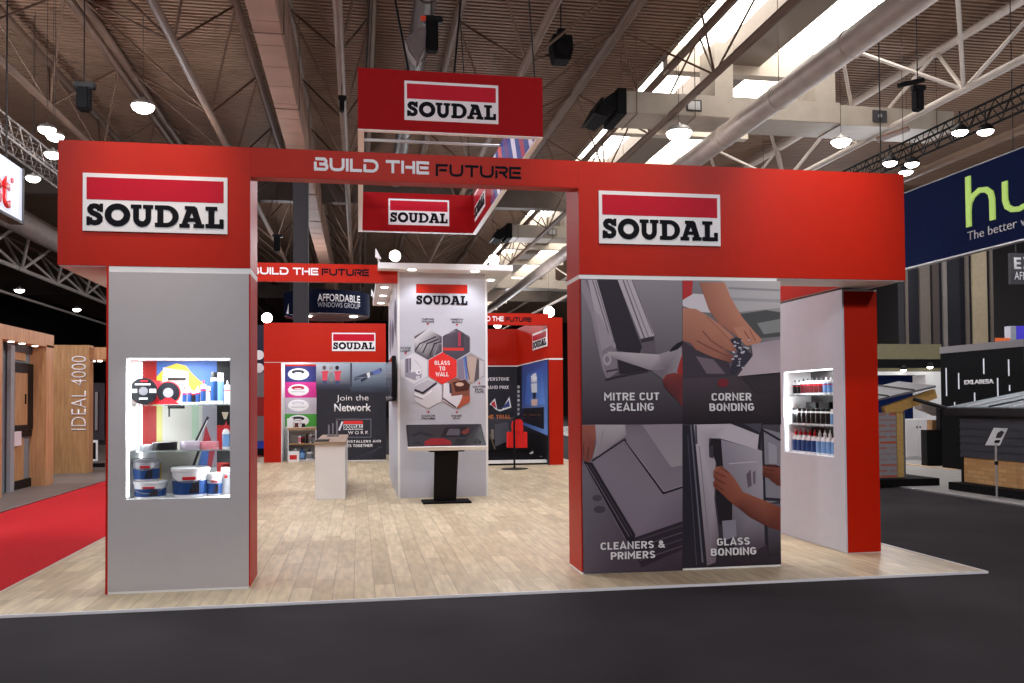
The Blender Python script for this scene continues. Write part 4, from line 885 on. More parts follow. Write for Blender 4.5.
# ================================================================== BACK LEFT WALL
YBk = 26.
FB = Face('y', YBk)
t = thing('fascia_box', 'far left red fascia with a small logo board behind the counter', 'fascia', (-.9, 26.3, 2.88), 'red fascia blocks of the stand')
box(-2.68, .78, YBk, YBk+1.2, 2.88, 4.01).build('fascia_board', RED, t)
box(-2.67, .78, YBk+.01, YBk+1.19, 2.862, 2.88).build('soffit', WHITE, t)
logo_px(FB, 332, 351, 375.4, 333, t)
t = thing('red_pillar', 'narrow red pillar with a lit white side at far left', 'pillar', (-2.4, 26.3, 0))
box(-2.68, -2.2, YBk+.01, YBk+1.2, 0, 2.86).build('pillar_body', RED, t); box(-2.2, -2.185, YBk+.02, YBk+1.19, 0, 2.86).build('white_side', BRIGHT, t)
tag_w = thing('graphic_wall', 'dark wall inviting people to join the network behind the counter', 'graphic wall', (-.2, 26.1, 0))
gx0, gx1 = on_y(316.5, 400, YBk).x, on_y(386, 400, YBk).x
box(gx0, gx1, YBk+.02, YBk+.1, .03, 2.858).build('wall_board', CHAR, tag_w); box(gx0, gx1, YBk+.03, YBk+.1, 0, .03).build('skirting', LETW, tag_w)
FG = Face('y', YBk+.02)
A = Art(FG, (310, 330, 10.19), 1.3)
A.add([(62,335),(412,335),(412,560),(62,560)], [(186,194,206),(150,166,182),(58,62,76),(60,62,78)]).add([(424,335),(785,335),(785,590),(424,590)], [(150,166,182),(140,156,172),(50,56,70),(60,70,86)])
A.rect(410,340,428,590,(56,58,72)).add([(62,560),(412,560),(412,610),(62,610)], [(58,62,76),(58,62,76),(40,40,52),(40,40,52)]).add([(412,588),(785,588),(785,640),(412,640)], [(60,70,86),(50,56,70),(40,40,52),(40,40,52)])
for cx_ in (150, 280): A.add([(cx_-28,420),(cx_+30,415),(cx_+45,430),(cx_+30,440),(cx_+25,515),(cx_-22,515),(cx_-26,440),(cx_-38,430)], (196,66,84)).ell(cx_-4,385,20,22,(90,80,84) if cx_ < 200 else (40,34,38)).rect(cx_-20,515,cx_+20,560,(60,70,104))
A.add([(200,430),(232,430),(235,520),(198,520)], (120,130,130)).ell(215,388,18,18,(150,140,140))
A.line([(450,500),(560,460),(640,440),(730,400)], 34, (62,66,88)).line([(520,520),(600,470)], 26, (40,42,60)).line([(640,440),(720,415)], 40, (86,100,160)).line([(440,490),(740,470)], 5, (120,140,150)).add([(575,440),(610,430),(612,480),(590,490)], (200,200,206))
A.build('photo_strip', tag_w, 'strip of two photos of people and a racing car')
text_px('Join the', FG, 336.5, 402.5, 368.5, 394.8, 'words', LETW, tag_w, bold=-.005)
text_px('Network', FG, 334.3, 411.5, 371, 403.5, 'words', LETW, tag_w, bold=.02)
text_px('WORK', FG, 348, 434.3, 368.5, 430.8, 'words', LETW, tag_w, bold=.01, spacing=1.6)
din_px('INSTALLERS AND', FG, 346.5, 443, 381, 439.5, 'words', LETW, tag_w)
din_px('TS TOGETHER', FG, 347, 447.3, 372.5, 444, 'words', LETW, tag_w)
A = Art(FG, (310, 395, 6.21), 1.3); A.rect(208,160,328,180,(200,50,46)).rect(208,183,328,216,(214,214,220)).line([(160,150),(378,150),(378,262),(160,262)],3,(120,120,134)).line([(180,220),(202,165)],12,(200,200,210))
for i in range(4): A.line([(360-i*40,405),(430+i*8,320)], 2, (66,66,80))
A.build('network_emblem', tag_w, 'network emblem with a red bar')
a, w, h = FG.boxpx(343.8, 429.4, 362.5, 424.8); letters(slab_word(), FG, a, w, h, 'emblem_lettering', BLACK, tag_w, lift=.006)
# oval brand panel
YO = 27.2; FO = Face('y', YO)
t = thing('brand_panel', 'wall of stacked coloured stripes with white ovals at far left', 'graphic wall', (-1.7, 27.25, 0))
ox0, ox1 = on_y(283, 400, YO).x, on_y(318, 400, YO).x
box(ox0, ox1, YO, YO+.1, 0, 2.86).build('wall_board', WHITE, t)
A = Art(FO, (250, 330, 10.19), 1.25)
for y0_, y1_, c in ((330,368,(196,40,26)), (368,530,(44,48,110)), (530,690,(190,48,128)), (690,855,(176,170,180)), (855,985,(70,150,60)), (985,1330,(196,196,194))): A.rect(345, y0_, 690, y1_, c)
A.ell(490,332,62,12,(226,214,196))
for yy, c in ((450,(34,34,66)), (612,(170,34,64)), (768,(170,168,176)), (925,(60,120,52))):
    A.ell(494,yy,108,60,(222,220,220)); A.ell(490,yy-22,66,22,(28,26,50) if yy < 500 else (160,20,50) if yy < 700 else (196,194,200) if yy < 800 else (40,40,44)); A.ell(490,yy-12,40,7,(222,220,220)); A.line([(420,yy+18),(560,yy+18)], 8, (170,168,172))
A.build('oval_logos', t, 'four oval logos on navy, magenta, grey and green')
# product shelf
s = thing('product_shelf', 'low wood-topped shelf unit stocked with products at far left', 'shelf unit', (-1.5, 26.7, 0))
YS0, YS1 = 26.5, 27.15
sx0, sx1 = on_y(287.5, 440, YS0).x, on_y(316.3, 440, YS0).x
zt_ = on_y(300, 428, YS0).z; zm_ = on_y(300, 443.5, YS0).z
box(sx0, sx1, YS0, YS1, zt_-.05, zt_).build('wood_top', OAKD, s); box(sx0, sx1, YS0+.02, YS1, zm_-.03, zm_).build('shelf', OAKD, s); box(sx0, sx1, YS0+.02, YS1, 0.0, .04).build('base_board', WHITE, s)
for x in (sx0, sx1-.03): box(x, x+.03, YS0+.01, YS1, .04, zt_-.05).build('side_panel', WHITE, s)
def pbox(u0, u1, h, z, m, lb, y=YS0+.15): 
    a, b = on_y(u0, 440, y).x, on_y(u1, 440, y).x
    return tag(box(a, b, y, y+.2, z, z+h).build('product_box', m, None, .006), lb, 'box')
o = thing('product_box', 'white box with red label at the foot of the far left shelf', 'box', (0, 0, 0)); o.location = on_y(293.5, 458, YS0-.35); o.location.z = 0; WLOC[o] = o.location.copy()
x0_, x1_ = on_y(287.8, 455, YS0-.4).x, on_y(299, 455, YS0-.4).x
box(x0_, x1_, YS0-.4, YS0-.15, 0, .3).build('carton', PW, o, .01); box(x0_+.05, x1_-.06, YS0-.404, YS0-.4, .07, .2).build('red_label', PR, o)
pbox(287, 293.2, .28, zt_, PW, 'white carton on top of the far left shelf')
for i, (u, h, r, b_, l_, c_, st, z, lb) in enumerate(((296.5,.2,.05,PW,PBR,PW,'can',zt_,'white maroon-labelled can on top of the far left shelf'), (300,.22,.04,PW,PW,PR,'cartridge',zt_,'white cartridge on top of the far left shelf'), (303.5,.18,.05,PW,PK,PW,'can',zt_,'white black-labelled can on top of the far left shelf'), (299.5,.26,.05,PW,PPK,PB,'cartridge',zm_,'white cartridge with blue nozzle on the middle far shelf'), (303,.2,.06,PR,PK,PK,'can',zm_,'red and black can on the middle far shelf'), (307,.3,.04,PK,PK,PK,'cartridge',zm_,'black cartridge left of the white one on the middle far shelf'), (310.5,.32,.035,PW,PGR,PW,'cartridge',zm_,'white slim cartridge on the middle far shelf'), (313.5,.26,.04,PK,PGR,PW,'cartridge',zm_,'grey-labelled black cartridge at the right end of the middle far shelf'), (302,.36,.09,PB,PLB,PB,'bottle',.04,'big blue bottle on the bottom far shelf'), (309.5,.3,.1,PW,PGR,PK,'bottle',.04,'white jug with black spout on the bottom far shelf'), (295.5,.34,.07,PGR,PK,PW,'bottle',.04,'grey bottle behind the red-labelled white box'))):
    o = bottle(h, r, b_, l_, c_, st); o.location = (on_y(u, 440, YS0+.2).x, YS0+.2, z); tag(o, lb, 'bottle', 'products on the far left shelf')

# ================================================================== BACK RIGHT BOOTH
YR, YRB, XW = 22.9, 27.5, 4.96
t = thing('header_beam', 'far red slogan beam between the white tower and right red pillar', 'header', (4, 22.9, 3.72), 'red slogan beams')
box(2.4, 5.0, YR, YR+.15, 3.72, 4.03).build('beam', RED, t)
F3 = Face('y', YR)
a, w, h = F3.boxpx(486.5, 321.5, 503.5, 315); letters(tech_word('D THE', .22), F3, Vector((a.x, YR, 3.815)), w, .13, 'white_lettering', LETW, t, label='white words')
a, w, h = F3.boxpx(505.5, 322, 531.5, 317); letters(tech_word('FUTURE', .26), F3, Vector((a.x, YR, 3.80)), w, .125, 'black_lettering', BLACK, t, label='black word')
t = thing('red_pillar', 'tall red pillar closing the race booth at far right', 'pillar', (5.2, 23, 0))
box(4.99, 5.37, YR+.001, 27.9, 0, 3.93).build('pillar_body', RED, t); box(4.985, 5.375, YR-.004, YR+.001, 2.8, 2.84).build('white_line', BRIGHT, t)
t = thing('booth_wall', 'race booth wall with dark track print, blue advert and red top', 'graphic wall', (4.4, 27, 0))
bz = 2.81
box(2.0, 4.985, YRB, YRB+.1, 0, bz).build('back_board', CHAR, t); box(2.0, 4.985, YRB-.02, YRB+.12, bz+.03, 4.0).build('red_top', RED, t); box(2.0, 4.96, YRB-.025, YRB, bz, bz+.03).build('white_line', BRIGHT, t)
box(XW, 4.985, YR+.02, YRB, .0, bz).build('side_board', CHAR, t); box(XW-.01, 4.985, YR+.02, YRB-.02, bz+.03, 4.0).build('red_top', RED, t); box(XW-.012, 4.985, YR+.02, YRB-.02, bz, bz+.03).build('white_line', BRIGHT, t)
FK, FS = Face('y', YRB), Face('x-', XW)
logo_px(Face('x-', XW-.01), 533.2, 350.5, 547.3, 328.5, t, thick=.02)
din_px('SILVERSTONE', FK, 480.6, 381.2, 509, 377, 'words', LETW, t); din_px('GRAND PRIX', FK, 483.6, 389.4, 508.6, 385, 'words', LETW, t)
din_px('TIME TRIAL', FK, 481.8, 419.3, 510.8, 414, 'words', mat('orange_letters', (224, 130, 66), .5), t)
A = Art(FK, (480, 300, 4.02), 1.3)
A.add([(38,420),(60,395),(70,440),(88,440),(118,388),(126,432),(104,440),(80,448),(62,440),(50,425)], (226,226,230)).add([(44,418),(58,404),(66,436),(50,424)], (190,46,56)).add([(72,434),(90,432),(116,402),(120,428),(98,434)], (60,72,130)).add([(36,470),(140,470),(140,560),(36,560)], (70,68,76)).rect(36,560,140,650,(16,15,18)).add([(60,500),(110,490),(126,560),(60,590)], (96,94,102)).rect(44,520,56,560,(150,140,130)).line([(40,540),(60,600)],5,(120,104,80))
A.build('track_print', t, 'racing circuit print')
A = Art(FS, (480, 300, 4.02), 1.3)
A.add([(141,266),(168,262),(168,650),(141,645)], (18,17,20)).add([(168,262),(272,242),(272,545),(168,500)], [(40,58,120),(40,70,140),(96,130,190),(60,84,150)]).add([(190,300),(250,270),(262,420),(180,420)], [(60,96,170),(50,84,160),(90,130,200),(70,100,180)])
A.add([(170,436),(258,430),(258,520),(170,490)], (22,22,32)).add([(141,520),(272,545),(272,655),(141,645)], (17,16,19)).add([(210,300),(226,292),(230,330),(210,332)], (206,210,220)).add([(206,336),(230,334),(230,372),(208,372)], (196,200,210)).add([(212,372),(226,372),(224,396),(214,396)], (36,36,48)).add([(206,400),(232,398),(230,425),(208,425)], (206,176,160))
for i in range(7): A.add([(150,345+i*18),(160,344+i*18),(160,354+i*18),(152,356+i*18)], (190,190,196))
for i, ch in enumerate((176, 200, 214, 232)): A.line([(ch,462),(ch+10,462)], 4, (110,70,40))
A.line([(215,610),(200,620)],8,(210,208,204)).ell(246,630,4,4,(150,150,150)).ell(210,628,10,7,(60,60,66))
A.build('blue_advert', t, 'blue advert with white cartridge')
text_px('Fix', FS, 531.6, 382.5, 537.5, 375, 'words', LETW, t, bold=.02, lift=.012)
pf = thing('booth_plinth', 'low black plinth with a white edge in front of the race booth', 'plinth', (4, 23.5, 0))
box(2.6, 4.98, YR+.2, YRB-.02, 0, .05).build('plinth_base', BLK, pf); box(2.6, 4.98, YR+.19, YR+.5, .05, .12).build('white_edge', BRIGHT, pf); box(2.6, 4.955, YR+.5, YRB-.03, .05, .16).build('black_deck', BLKM, pf)
# clothes stand with red garments
g = thing('garment_stand', 'slim black post stand in front of the race booth', 'stand', (3.82, 21.7, 0))
pb_ = on_z(514.5, 469, 0); X_, Y_ = pb_.x, pb_.y
zt_ = on_y(514, 418, Y_).z
MB().lathe([(.34,0),(.34,.012),(.05,.03),(.03,.05)], (X_,Y_,0), 'z', 24).build('round_base', BLK, g); MB().tube((X_,Y_,.03), (X_,Y_,zt_), .025, 10).build('post', BLK, g); MB().path([(X_-.02,Y_-.02,zt_-.03),(X_+.24,Y_,zt_-.01),(X_+.26,Y_,zt_-.05)], .014, 8).build('hook_arm', BLK, g)
bg = thing('red_bag', 'bright red carrier bag hung from the black post stand', 'bag', (X_+.1, Y_+.12, .6))
def px(u, v, y=None): return on_y(u, v, Y_+.06)
REDB = mat('red_cloth', (222, 26, 22), .6, var=.06, scale=20)
body = [px(*p) for p in ((507.8,432),(527.3,432),(527.6,448),(507.5,448))]; MB().prism(body, (0,.18,0)).build('bag_body', REDB, bg, .015)
top = [px(*p) for p in ((512.5,432),(512,424),(514.5,419),(520.5,418.5),(523,422),(523.5,432))]; MB().prism(top, (0,.12,0)).build('bag_neck', REDB, bg, .012)
fold = [px(513.5+i*3.1, 433) for i in range(4)]
for i, f_ in enumerate(fold): MB().tube(f_+Vector((0,-.002,.1)), f_+Vector((.01,-.002,-.28)), .008, 6).build('fold', mat('red_cloth_fold_shade', (190, 20, 18), .6), bg)  # shade of the folds painted as a darker red of the same cloth

# ================================================================== HANGING SQUARE SIGN
hs = thing('hanging_sign', 'open red square sign ring hung over the stand with logo boards', 'hanging sign', (1.12, 13.6, 4.9))
hx0, hx1, hy0, hy1, hz0, hz1, th = -.0034, 2.24, 10.51, 16.783, 4.9075, 5.6536, .075
FH = Face('y', hy0)
REDH = mat('red_banner', (158, 8, 16), .6, spec=.12, var=.04)
p1 = box(hx0, hx1, hy0, hy0+th, hz0+.012, hz1).build('front_panel', REDH, hs)
p2 = box(hx0, hx1, hy1-th, hy1, hz0+.012, hz1).build('rear_panel', REDH, hs)
p3 = box(hx0, hx0+th, hy0+th, hy1-th, hz0+.012, hz1).build('left_panel', WHITE, hs)
p4 = box(hx1-th, hx1, hy0+th, hy1-th, hz0+.012, hz1).build('right_panel', REDH, hs)
mb = MB(); mb.box(hx0, hx1, hy0, hy0+th, hz0, hz0+.012); mb.box(hx0, hx1, hy1-th, hy1, hz0, hz0+.012); mb.box(hx0, hx0+th, hy0+th, hy1-th, hz0, hz0+.012); mb.box(hx1-th, hx1, hy0+th, hy1-th, hz0, hz0+.012)
mb.build('white_underside', BRIGHT, hs)
logo_px(FH, 404.5, 120, 498, 86, p1, thick=.012)
FH2 = Face('y', hy1-th); logo_px(FH2, 388.5, 224.5, 449, 200.5, p2, thick=.012)
FH3 = Face('x-', hx1-th)
ybl = on_x(491, 205, hx1-th).y
A = Art(FH3, (0,0,1), 1.2)
def hp(y, z): 
    return (y, z)
class FaceYZ(Face):
    def pt(s, u, v): return Vector((s.v, u, v))
FZ = FaceYZ('x-', hx1-th); A = Art(FZ, (0,0,1), 1.2)
za, zb_ = hz0+.015, hz1-.005; hh = zb_-za
A.add([(hy0+th,za),(ybl,za),(ybl-.5,zb_),(hy0+th,zb_)], (40,62,130))
for i in range(7):
    y_ = hy0+.25+i*.52; c = ((206,204,216),(150,40,66),(196,190,206),(92,50,110),(190,70,70),(210,206,216),(120,40,80))[i]
    A.add([(y_,za),(y_+.22,za),(y_+.75,zb_),(y_+.45,zb_)], c)
A.add([(hy0+.3,za+.1*hh),(hy0+1.1,za+.5*hh),(hy0+.6,za+.9*hh)], (196,192,206))
A.build('blue_print', p4, 'blue print with red and white diagonal strokes')
yl0, yl1 = on_x(486, 205, hx1-th).y, on_x(476, 220, hx1-th).y
logo(FH3, Vector((hx1-th, ybl+2.0, za+.14)), 1.35, hh*.72, p4, thick=.01)
for yy in (13.2, 14.9): MB().tube((hx0+th, yy, hz1-.06), (hx1-th, yy, hz1-.06), .022, 8).build('brace_bar', ALU, hs)
for x in (.1, 2.15):
    for y in (10.55, 16.7): MB().tube((x, y, hz1), (x+(.3 if x < 1 else -.3), y+.5, ZD), .01, 6).build('hanging_wire', CABLE, hs)
for x0_, x1_ in ((.6, -.3), (1.15, 1.9)):
    MB().tube((x0_, 10.55, hz1), (x1_, 12.5, ZD), 0.014, 6).build('hanging_strap', BLKM, hs)

# ================================================================== BEHIND: column, round banner, distant stands
tag(box(-2.15, -1.66, 30, 30.5, -.02, ZD).build('steel_column', mat('dark_column', (52, 50, 54), .6), None), 'tall dark square column behind the far left red fascia', 'column', None, 'structure')
run('column_conduit', 'thin pale conduit up the right edge of the dark column', 'pipe', 0, 0, .01, 0, .01, STEELW) if False else None
t = thing('round_banner', 'navy round hanging banner with white lettering behind the far left fascia', 'banner', (-1.1, 33, 4.7))
pc = on_y(327, 300, 33); Rb = 1.55; zb0, zb1 = on_y(327, 312.5, 33-Rb).z, on_y(327, 289.5, 33-Rb).z
mb = MB(); mb.lathe([(Rb*.98, zb0-.01), (Rb, zb0), (Rb, zb1), (Rb*.98, zb1+.01)], (pc.x, 33, 0), 'z', 48); mb.build('banner_drum', mat('dark_navy_cloth', (11, 17, 42), .7, spec=.1), t)
MB().lathe([(Rb*.97, zb0-.03), (Rb*.98, zb0-.01)], (pc.x, 33, 0), 'z', 48).build('pale_underside', WHITE, t)
for u in (307.5, 353.5): p = on_z(u, 315.5, zb0-.04); MB().lathe([(.13,-.03),(.15,0)], (p.x, 33-.6, zb0-.04), 'z', 14).build('downlight', LAMPS, t)
for dx in (-1.2, 1.2): MB().tube((pc.x+dx, 33, zb1), (pc.x+dx, 33, ZD), .015, 6).build('hanging_wire', CABLE, t)
def curved_text(s, u0, vb, u1, vt, nm, m, bold):
    FYc = Face('y', 33-Rb-.02); o = text_px(s, FYc, u0, vb, u1, vt, nm, m, t, bold=bold, depth=.01, lift=0)
    off_ = WLOC[o]
    for v in o.data.vertices:
        x = v.co.x+off_.x-pc.x; back = Rb-math.sqrt(max(0, Rb*Rb-x*x)); v.co.y += back
curved_text('AFFORDABLE', 317.5, 301.2, 360, 294.2, 'lettering', LETW, .02); curved_text('WINDOWS GROUP', 317.5, 307., 360, 302.6, 'lettering', mat('grey_lettering', (190, 192, 205), .5), .0)
fl = [on_y(u, v, 32.2) for u, v in ((285.5,315),(290.5,291.5),(295.5,318.5))]
o = thing('triangle_banner', 'navy triangular banner with white emblem left of the dark column', 'banner', fl[0])
MB().prism(fl, (0,.05,0)).build('banner_cloth', NAVY, o)
e = [on_y(u, v, 32.18) for u, v in ((286.6,313.5),(290.4,294.5),(291.6,300.5),(288.5,313.9))]; MB().prism(e, (0,.01,0)).build('emblem', LETW, o)
e = [on_y(u, v, 32.18) for u, v in ((291.8,301),(295,317.6),(292.6,317),(293.4,312))]; MB().prism(e, (0,.01,0)).build('emblem', LETW, o)
MB().tube(fl[1], (fl[1].x, 32.2, ZD), .01, 6).build('hanging_wire', CABLE, o)
# strip of a distant stand glimpsed between left tower and far red pillar
t = thing('distant_stand', 'sliver of a distant stand with round logos left of the red pillar', 'stand', (-3.6, 30, 0))
Yd = 30.; xa, xb_ = on_y(245, 400, Yd).x, on_y(268, 400, Yd).x
def dband(v0, v1, m, nm): 
    z1_, z0_ = on_y(260, v0, Yd).z, on_y(260, v1, Yd).z; box(xa, xb_, Yd, Yd+.4, max(z0_, -.02), z1_).build(nm, m, t)
dband(325, 363, mat('navy_dark', (18, 20, 46)), 'dark_header'); dband(363, 372, NAVY, 'navy_band'); dband(372, 397, GREY, 'grey_shelving'); dband(397, 416, mat('deep_red', (140, 24, 22)), 'red_band'); dband(416, 441, GREY, 'grey_counter'); dband(441, 448.5, mat('blue_band', (30, 62, 170)), 'blue_band'); dband(448.5, 458, BLKM, 'dark_base')
for v, m in ((355, LETW), (368, LETW)):
    p = on_y(259, v, Yd-.02); MB().lathe([(.16,-.01),(.16,.0)], p, 'y', 20).build('round_logo', m, t)

# ================================================================== LEFT NEIGHBOUR
XP = -6.43
t = thing('wood_portal', 'wood-clad portal framing a display window at far left', 'portal', (-6.6, 18.5, 0))
box(-6.86, XP, 19.75, 20.2, 0, 2.94).build('pillar', OAK, t); box(-7.6, XP, 14.0, 20.2, 2.9, 3.17).build('header', OAK, t)
box(-6.75, XP, 16.8, 17.45, 0, 2.9).build('near_pillar', OAK, t)
for u, v in ((11, 340), (22, 342), (35, 344.5)):
    p = on_x(u, v, XP-.12); MB().lathe([(.05,-.015),(.06,0)], (p.x, p.y, 2.9), 'z', 12).build('downlight', LAMPS, t)
t = thing('window_display', 'dark framed window with wood pane mounted on a grey display wall', 'window display', (-6.9, 18, 0))
XG = -6.75
box(XG-.1, XG, 15.4, 19.75, .0, 2.88).build('grey_wall', mat('blue_grey_panel', (128, 134, 140), .5), t)
def xrect(u0, u1, v0, v1, m, nm, l0, l1, par):
    a, b = on_x(u0, (v0+v1)/2, XG).y, on_x(u1, (v0+v1)/2, XG).y; uu = (u0+u1)/2
    return box(XG+l0, XG+l1, a, b, max(0, on_x(uu, v1, XG).z), on_x(uu, v0, XG).z).build(nm, m, par)
fr_ = xrect(8, 30, 363, 430, BLK, 'window_frame', 0, .07, t); xrect(11, 23.5, 373, 425, OAKD, 'wood_pane', .07, .075, fr_)
MB().tube(on_x(21, 399, XG)+Vector((.09,0,-.1)), on_x(21, 399, XG)+Vector((.09,0,.1)), .015, 6).build('handle', BLK, fr_)
xrect(9, 24, 350, 360, OAKD, 'wood_pane', 0, .03, t); xrect(9, 22, 438, 481, OAKD, 'wood_pane', 0, .03, t); xrect(4, 30, 343.5, 352, DGREY, 'top_rail', .0, .05, t); xrect(5, 29, 431, 437, BLK, 'sill_rail', .03, .06, t); xrect(7, 30, 480, 489, BLK, 'kick_board', .0, .04, t)
xrect(5, 9, 345, 492, mat('pale_grey_post', (150,152,156), .5), 'post', .03, .1, t)
nt_ = xrect(9.5, 17.5, 431.5, 446, mat('paper', (222, 212, 216), .7), 'notice_sheet', .07, .075, t)
t = thing('wood_wall', 'wood wall with tall vertical white lettering at left', 'display wall', (-7, 23.5, 0))
box(-7.45, -6.6, 23.3, 23.65, 0, 3.17).build('wall_body', OAKD, t); box(-6.6, -5.75, 23.36, 25.5, 2.82, 3.12).build('header', OAK, t)
FI = Face('y', 23.3)
a = on_y(86, 430, 23.3); b = on_y(71.5, 356, 23.3)
text('IDEAL 4000', FI, Vector((a.x, 23.3, a.z)), b.z-a.z, a.x-b.x, 'lettering', LETW, t, bold=-.012, vert=True, depth=.01)
for u, v in ((93, 355), (100, 359)): p = on_y(u, v, 23.8); MB().lathe([(.05,-.02),(.06,0)], (min(p.x, -6.1), 23.8, 2.8), 'z', 12).build('downlight', LAMPS, t)
t = thing('door_display', 'dark entrance door with a white-framed hatch in a grey wall at left', 'door display', (-6.4, 25.5, 0))
box(-6.6, -5.7, 25.4, 25.5, 0, 2.8).build('grey_wall', mat('pale_grey_wall', (150,150,154), .5), t)
def yrect(u0, u1, v0, v1, m, nm, l0, l1, par, Y):
    a, b = on_y(u0, v1, Y), on_y(u1, v0, Y); return box(a.x, b.x, Y-l1, Y-l0, max(0, a.z), b.z).build(nm, m, par)
d_ = yrect(91.5, 104.5, 383, 440, mat('dark_door', (56, 52, 58), .4), 'door_leaf', 0, .05, t, 25.4); yrect(96, 98.5, 392, 430, ALU, 'pull_handle', .05, .09, d_, 25.4)
yrect(90.5, 98, 440, 461, BRIGHT, 'hatch_frame', 0, .06, t, 25.4); yrect(91.5, 96.5, 442.5, 459, BLK, 'hatch_pane', .06, .065, t, 25.4); yrect(90, 105, 463, 470, BLK, 'kick_board', 0, .03, t, 25.4)
t = thing('hanging_lightbox', 'white lightbox sign with red letters hung at the far left edge', 'sign', (-6.2, 16, 5.1))
XS = -6.2
box(XS-.2, XS, 13.0, 17.69, 5.11, 6.1).build('lightbox', mat('lightbox_face', (215, 222, 240), .5, emit=(215, 225, 245), es=.38), t)
text_px('st', Face('x+', XS), -8, 200, 9.7, 178, 'lettering', mat('red_letters', (225, 25, 30), .5), t, bold=.03, depth=.02)
MB().lathe([(.05,0),(.05,.02)], on_x(11.6, 180.5, XS), 'x', 14).build('trade_dot', mat('red_letters2', (225, 60, 60), .5), t)
box(XS-.22, XS+.02, 12.98, 17.71, 5.06, 5.11).build('edge_frame', DGREY, t); box(XS-.22, XS+.02, 17.69, 17.74, 5.06, 6.12).build('edge_frame', DGREY, t)
for y in (13.6, 17.2): MB().tube((XS-.1, y, 6.1), (XS-.1, y, ZD), .015, 6).build('hanging_wire', CABLE, t)

# ================================================================== RIGHT NEIGHBOUR
t = thing('hanging_banner', 'long navy banner with pale green letters hung at right', 'banner', (10.7, 14, 4.2))
XH = 10.6
box(XH, XH+.12, 9.2, 17.5, 4.25, 5.72).build('banner_panel', NAVY, t); box(XH-.004, XH+.124, 9.2, 17.5, 4.225, 4.25).build('bottom_rail', ALU, t); box(XH-.004, XH+.124, 9.2, 17.5, 5.72, 5.74).build('top_rail', ALU, t)
FU = Face('x-', XH); GRN = mat('lime_letters', (190, 226, 120), .5, emit=(180, 220, 105), es=.3)
HU = stroke([(.08,0),(.08,1.0)], .1)+stroke([(.08,.3),(.1,.46),(.18,.58),(.32,.65),(.46,.62),(.55,.53),(.58,.4),(.58,0)], .1)
hq = [on_x(967.5, 176, XH), on_x(995, 219.5, XH)]
a = Vector((XH, on_x(967, 200, XH).y, on_x(969.5, 227, XH).z)); w = a.y-on_x(995.6, 200, XH).y; h = on_x(967.5, 177, XH).z-a.z
letters(HU, FU, a, w, h, 'lettering', GRN, t, depth=.03)
UU = stroke([(.08,.66),(.08,.28),(.12,.14),(.22,.05),(.36,.02),(.5,.06),(.58,.16),(.6,.3),(.6,.66)], .1)
a = Vector((XH, on_x(1003.6, 200, XH).y, on_x(1012, 214, XH).z)); letters(UU, FU, a, w*.98, h*.64, 'lettering', GRN, t, depth=.03)
a, w, h = FU.boxpx(968, 243.5, 1041, 222.5); text('The better way', FU, Vector((XH, a.y, on_x(968, 243.5, XH).z)), w, .2, 'lettering', LETW, t, bold=-.012, depth=.01)
for y in (10.5, 16.5): MB().tube((XH+.06, y, 5.74), (XH+.06, y, ZD), .012, 6).build('hanging_wire', CABLE, t)
# striped tall wall
YW = 24.
t = thing('striped_wall', 'tall wall of dark and beige vertical boards behind the navy banner', 'display wall', (17.5, 24.2, 0))
TAN = mat('beige_board', (176, 160, 132), .6, var=.06); TAND = mat('taupe_board', (108, 98, 90), .6, var=.06); DKB = mat('near_black_board', (26, 25, 34), .6)
x00, x99 = on_y(904, 300, YW).x, on_y(994, 300, YW).x
box(x00, x99, YW, YW+.3, 0, 7.2).build('backing', DKB, t)
for u0, u1, m in ((905,907,TAND),(919,929,TAND),(931.5,938,mat('brown_board', (74,64,60), .6)),(942,946,mat('grey_board', (130,122,116), .6)),(965,968,TAND),(971.5,986,TAN),(989.5,992,TAND)):
    a, b = on_y(u0, 300, YW).x, on_y(u1, 300, YW).x; box(a, b, YW-.06, YW, 0, 7.2).build('board', m, t)
# black exhibitor wall
XE = 14.
t = thing('black_wall', 'black exhibitor wall with white name and thin light lines at right', 'display wall', (14.1, 18, 0))
ez = 2.78
box(XE, XE+.3, 15.8, 19.35, 0, ez).build('wall_body', mat('deep_black', (5, 5, 8), .7, spec=.1), t); box(XE-.01, XE+.32, 15.75, 19.36, ez, ez+.16).build('grey_cap', GREY, t); box(XE-.01, XE+.32, 15.3, 16.6, 0, ez+.16).build('grey_end', DGREY, t)
FE = Face('x-', XE)
text_px('EXLABESA', FE, 965, 384.5, 994, 379, 'lettering', LETW, t, bold=.02, depth=.02)
LN = mat('light_line', (220, 220, 225), .5, emit=(230, 230, 240), es=.35)
for u, v0, v1 in ((946.5,368,396),(959,373,389),(984,358.5,374),(1009,359.5,376),(998,378,396),(975,392.5,404),(1010,385,391),(955,402,406)):
    p, q_ = on_x(u, v0, XE), on_x(u, v1, XE); box(XE-.02, XE, p.y-.009, p.y+.009, q_.z, p.z).build('light_line', LN, t)
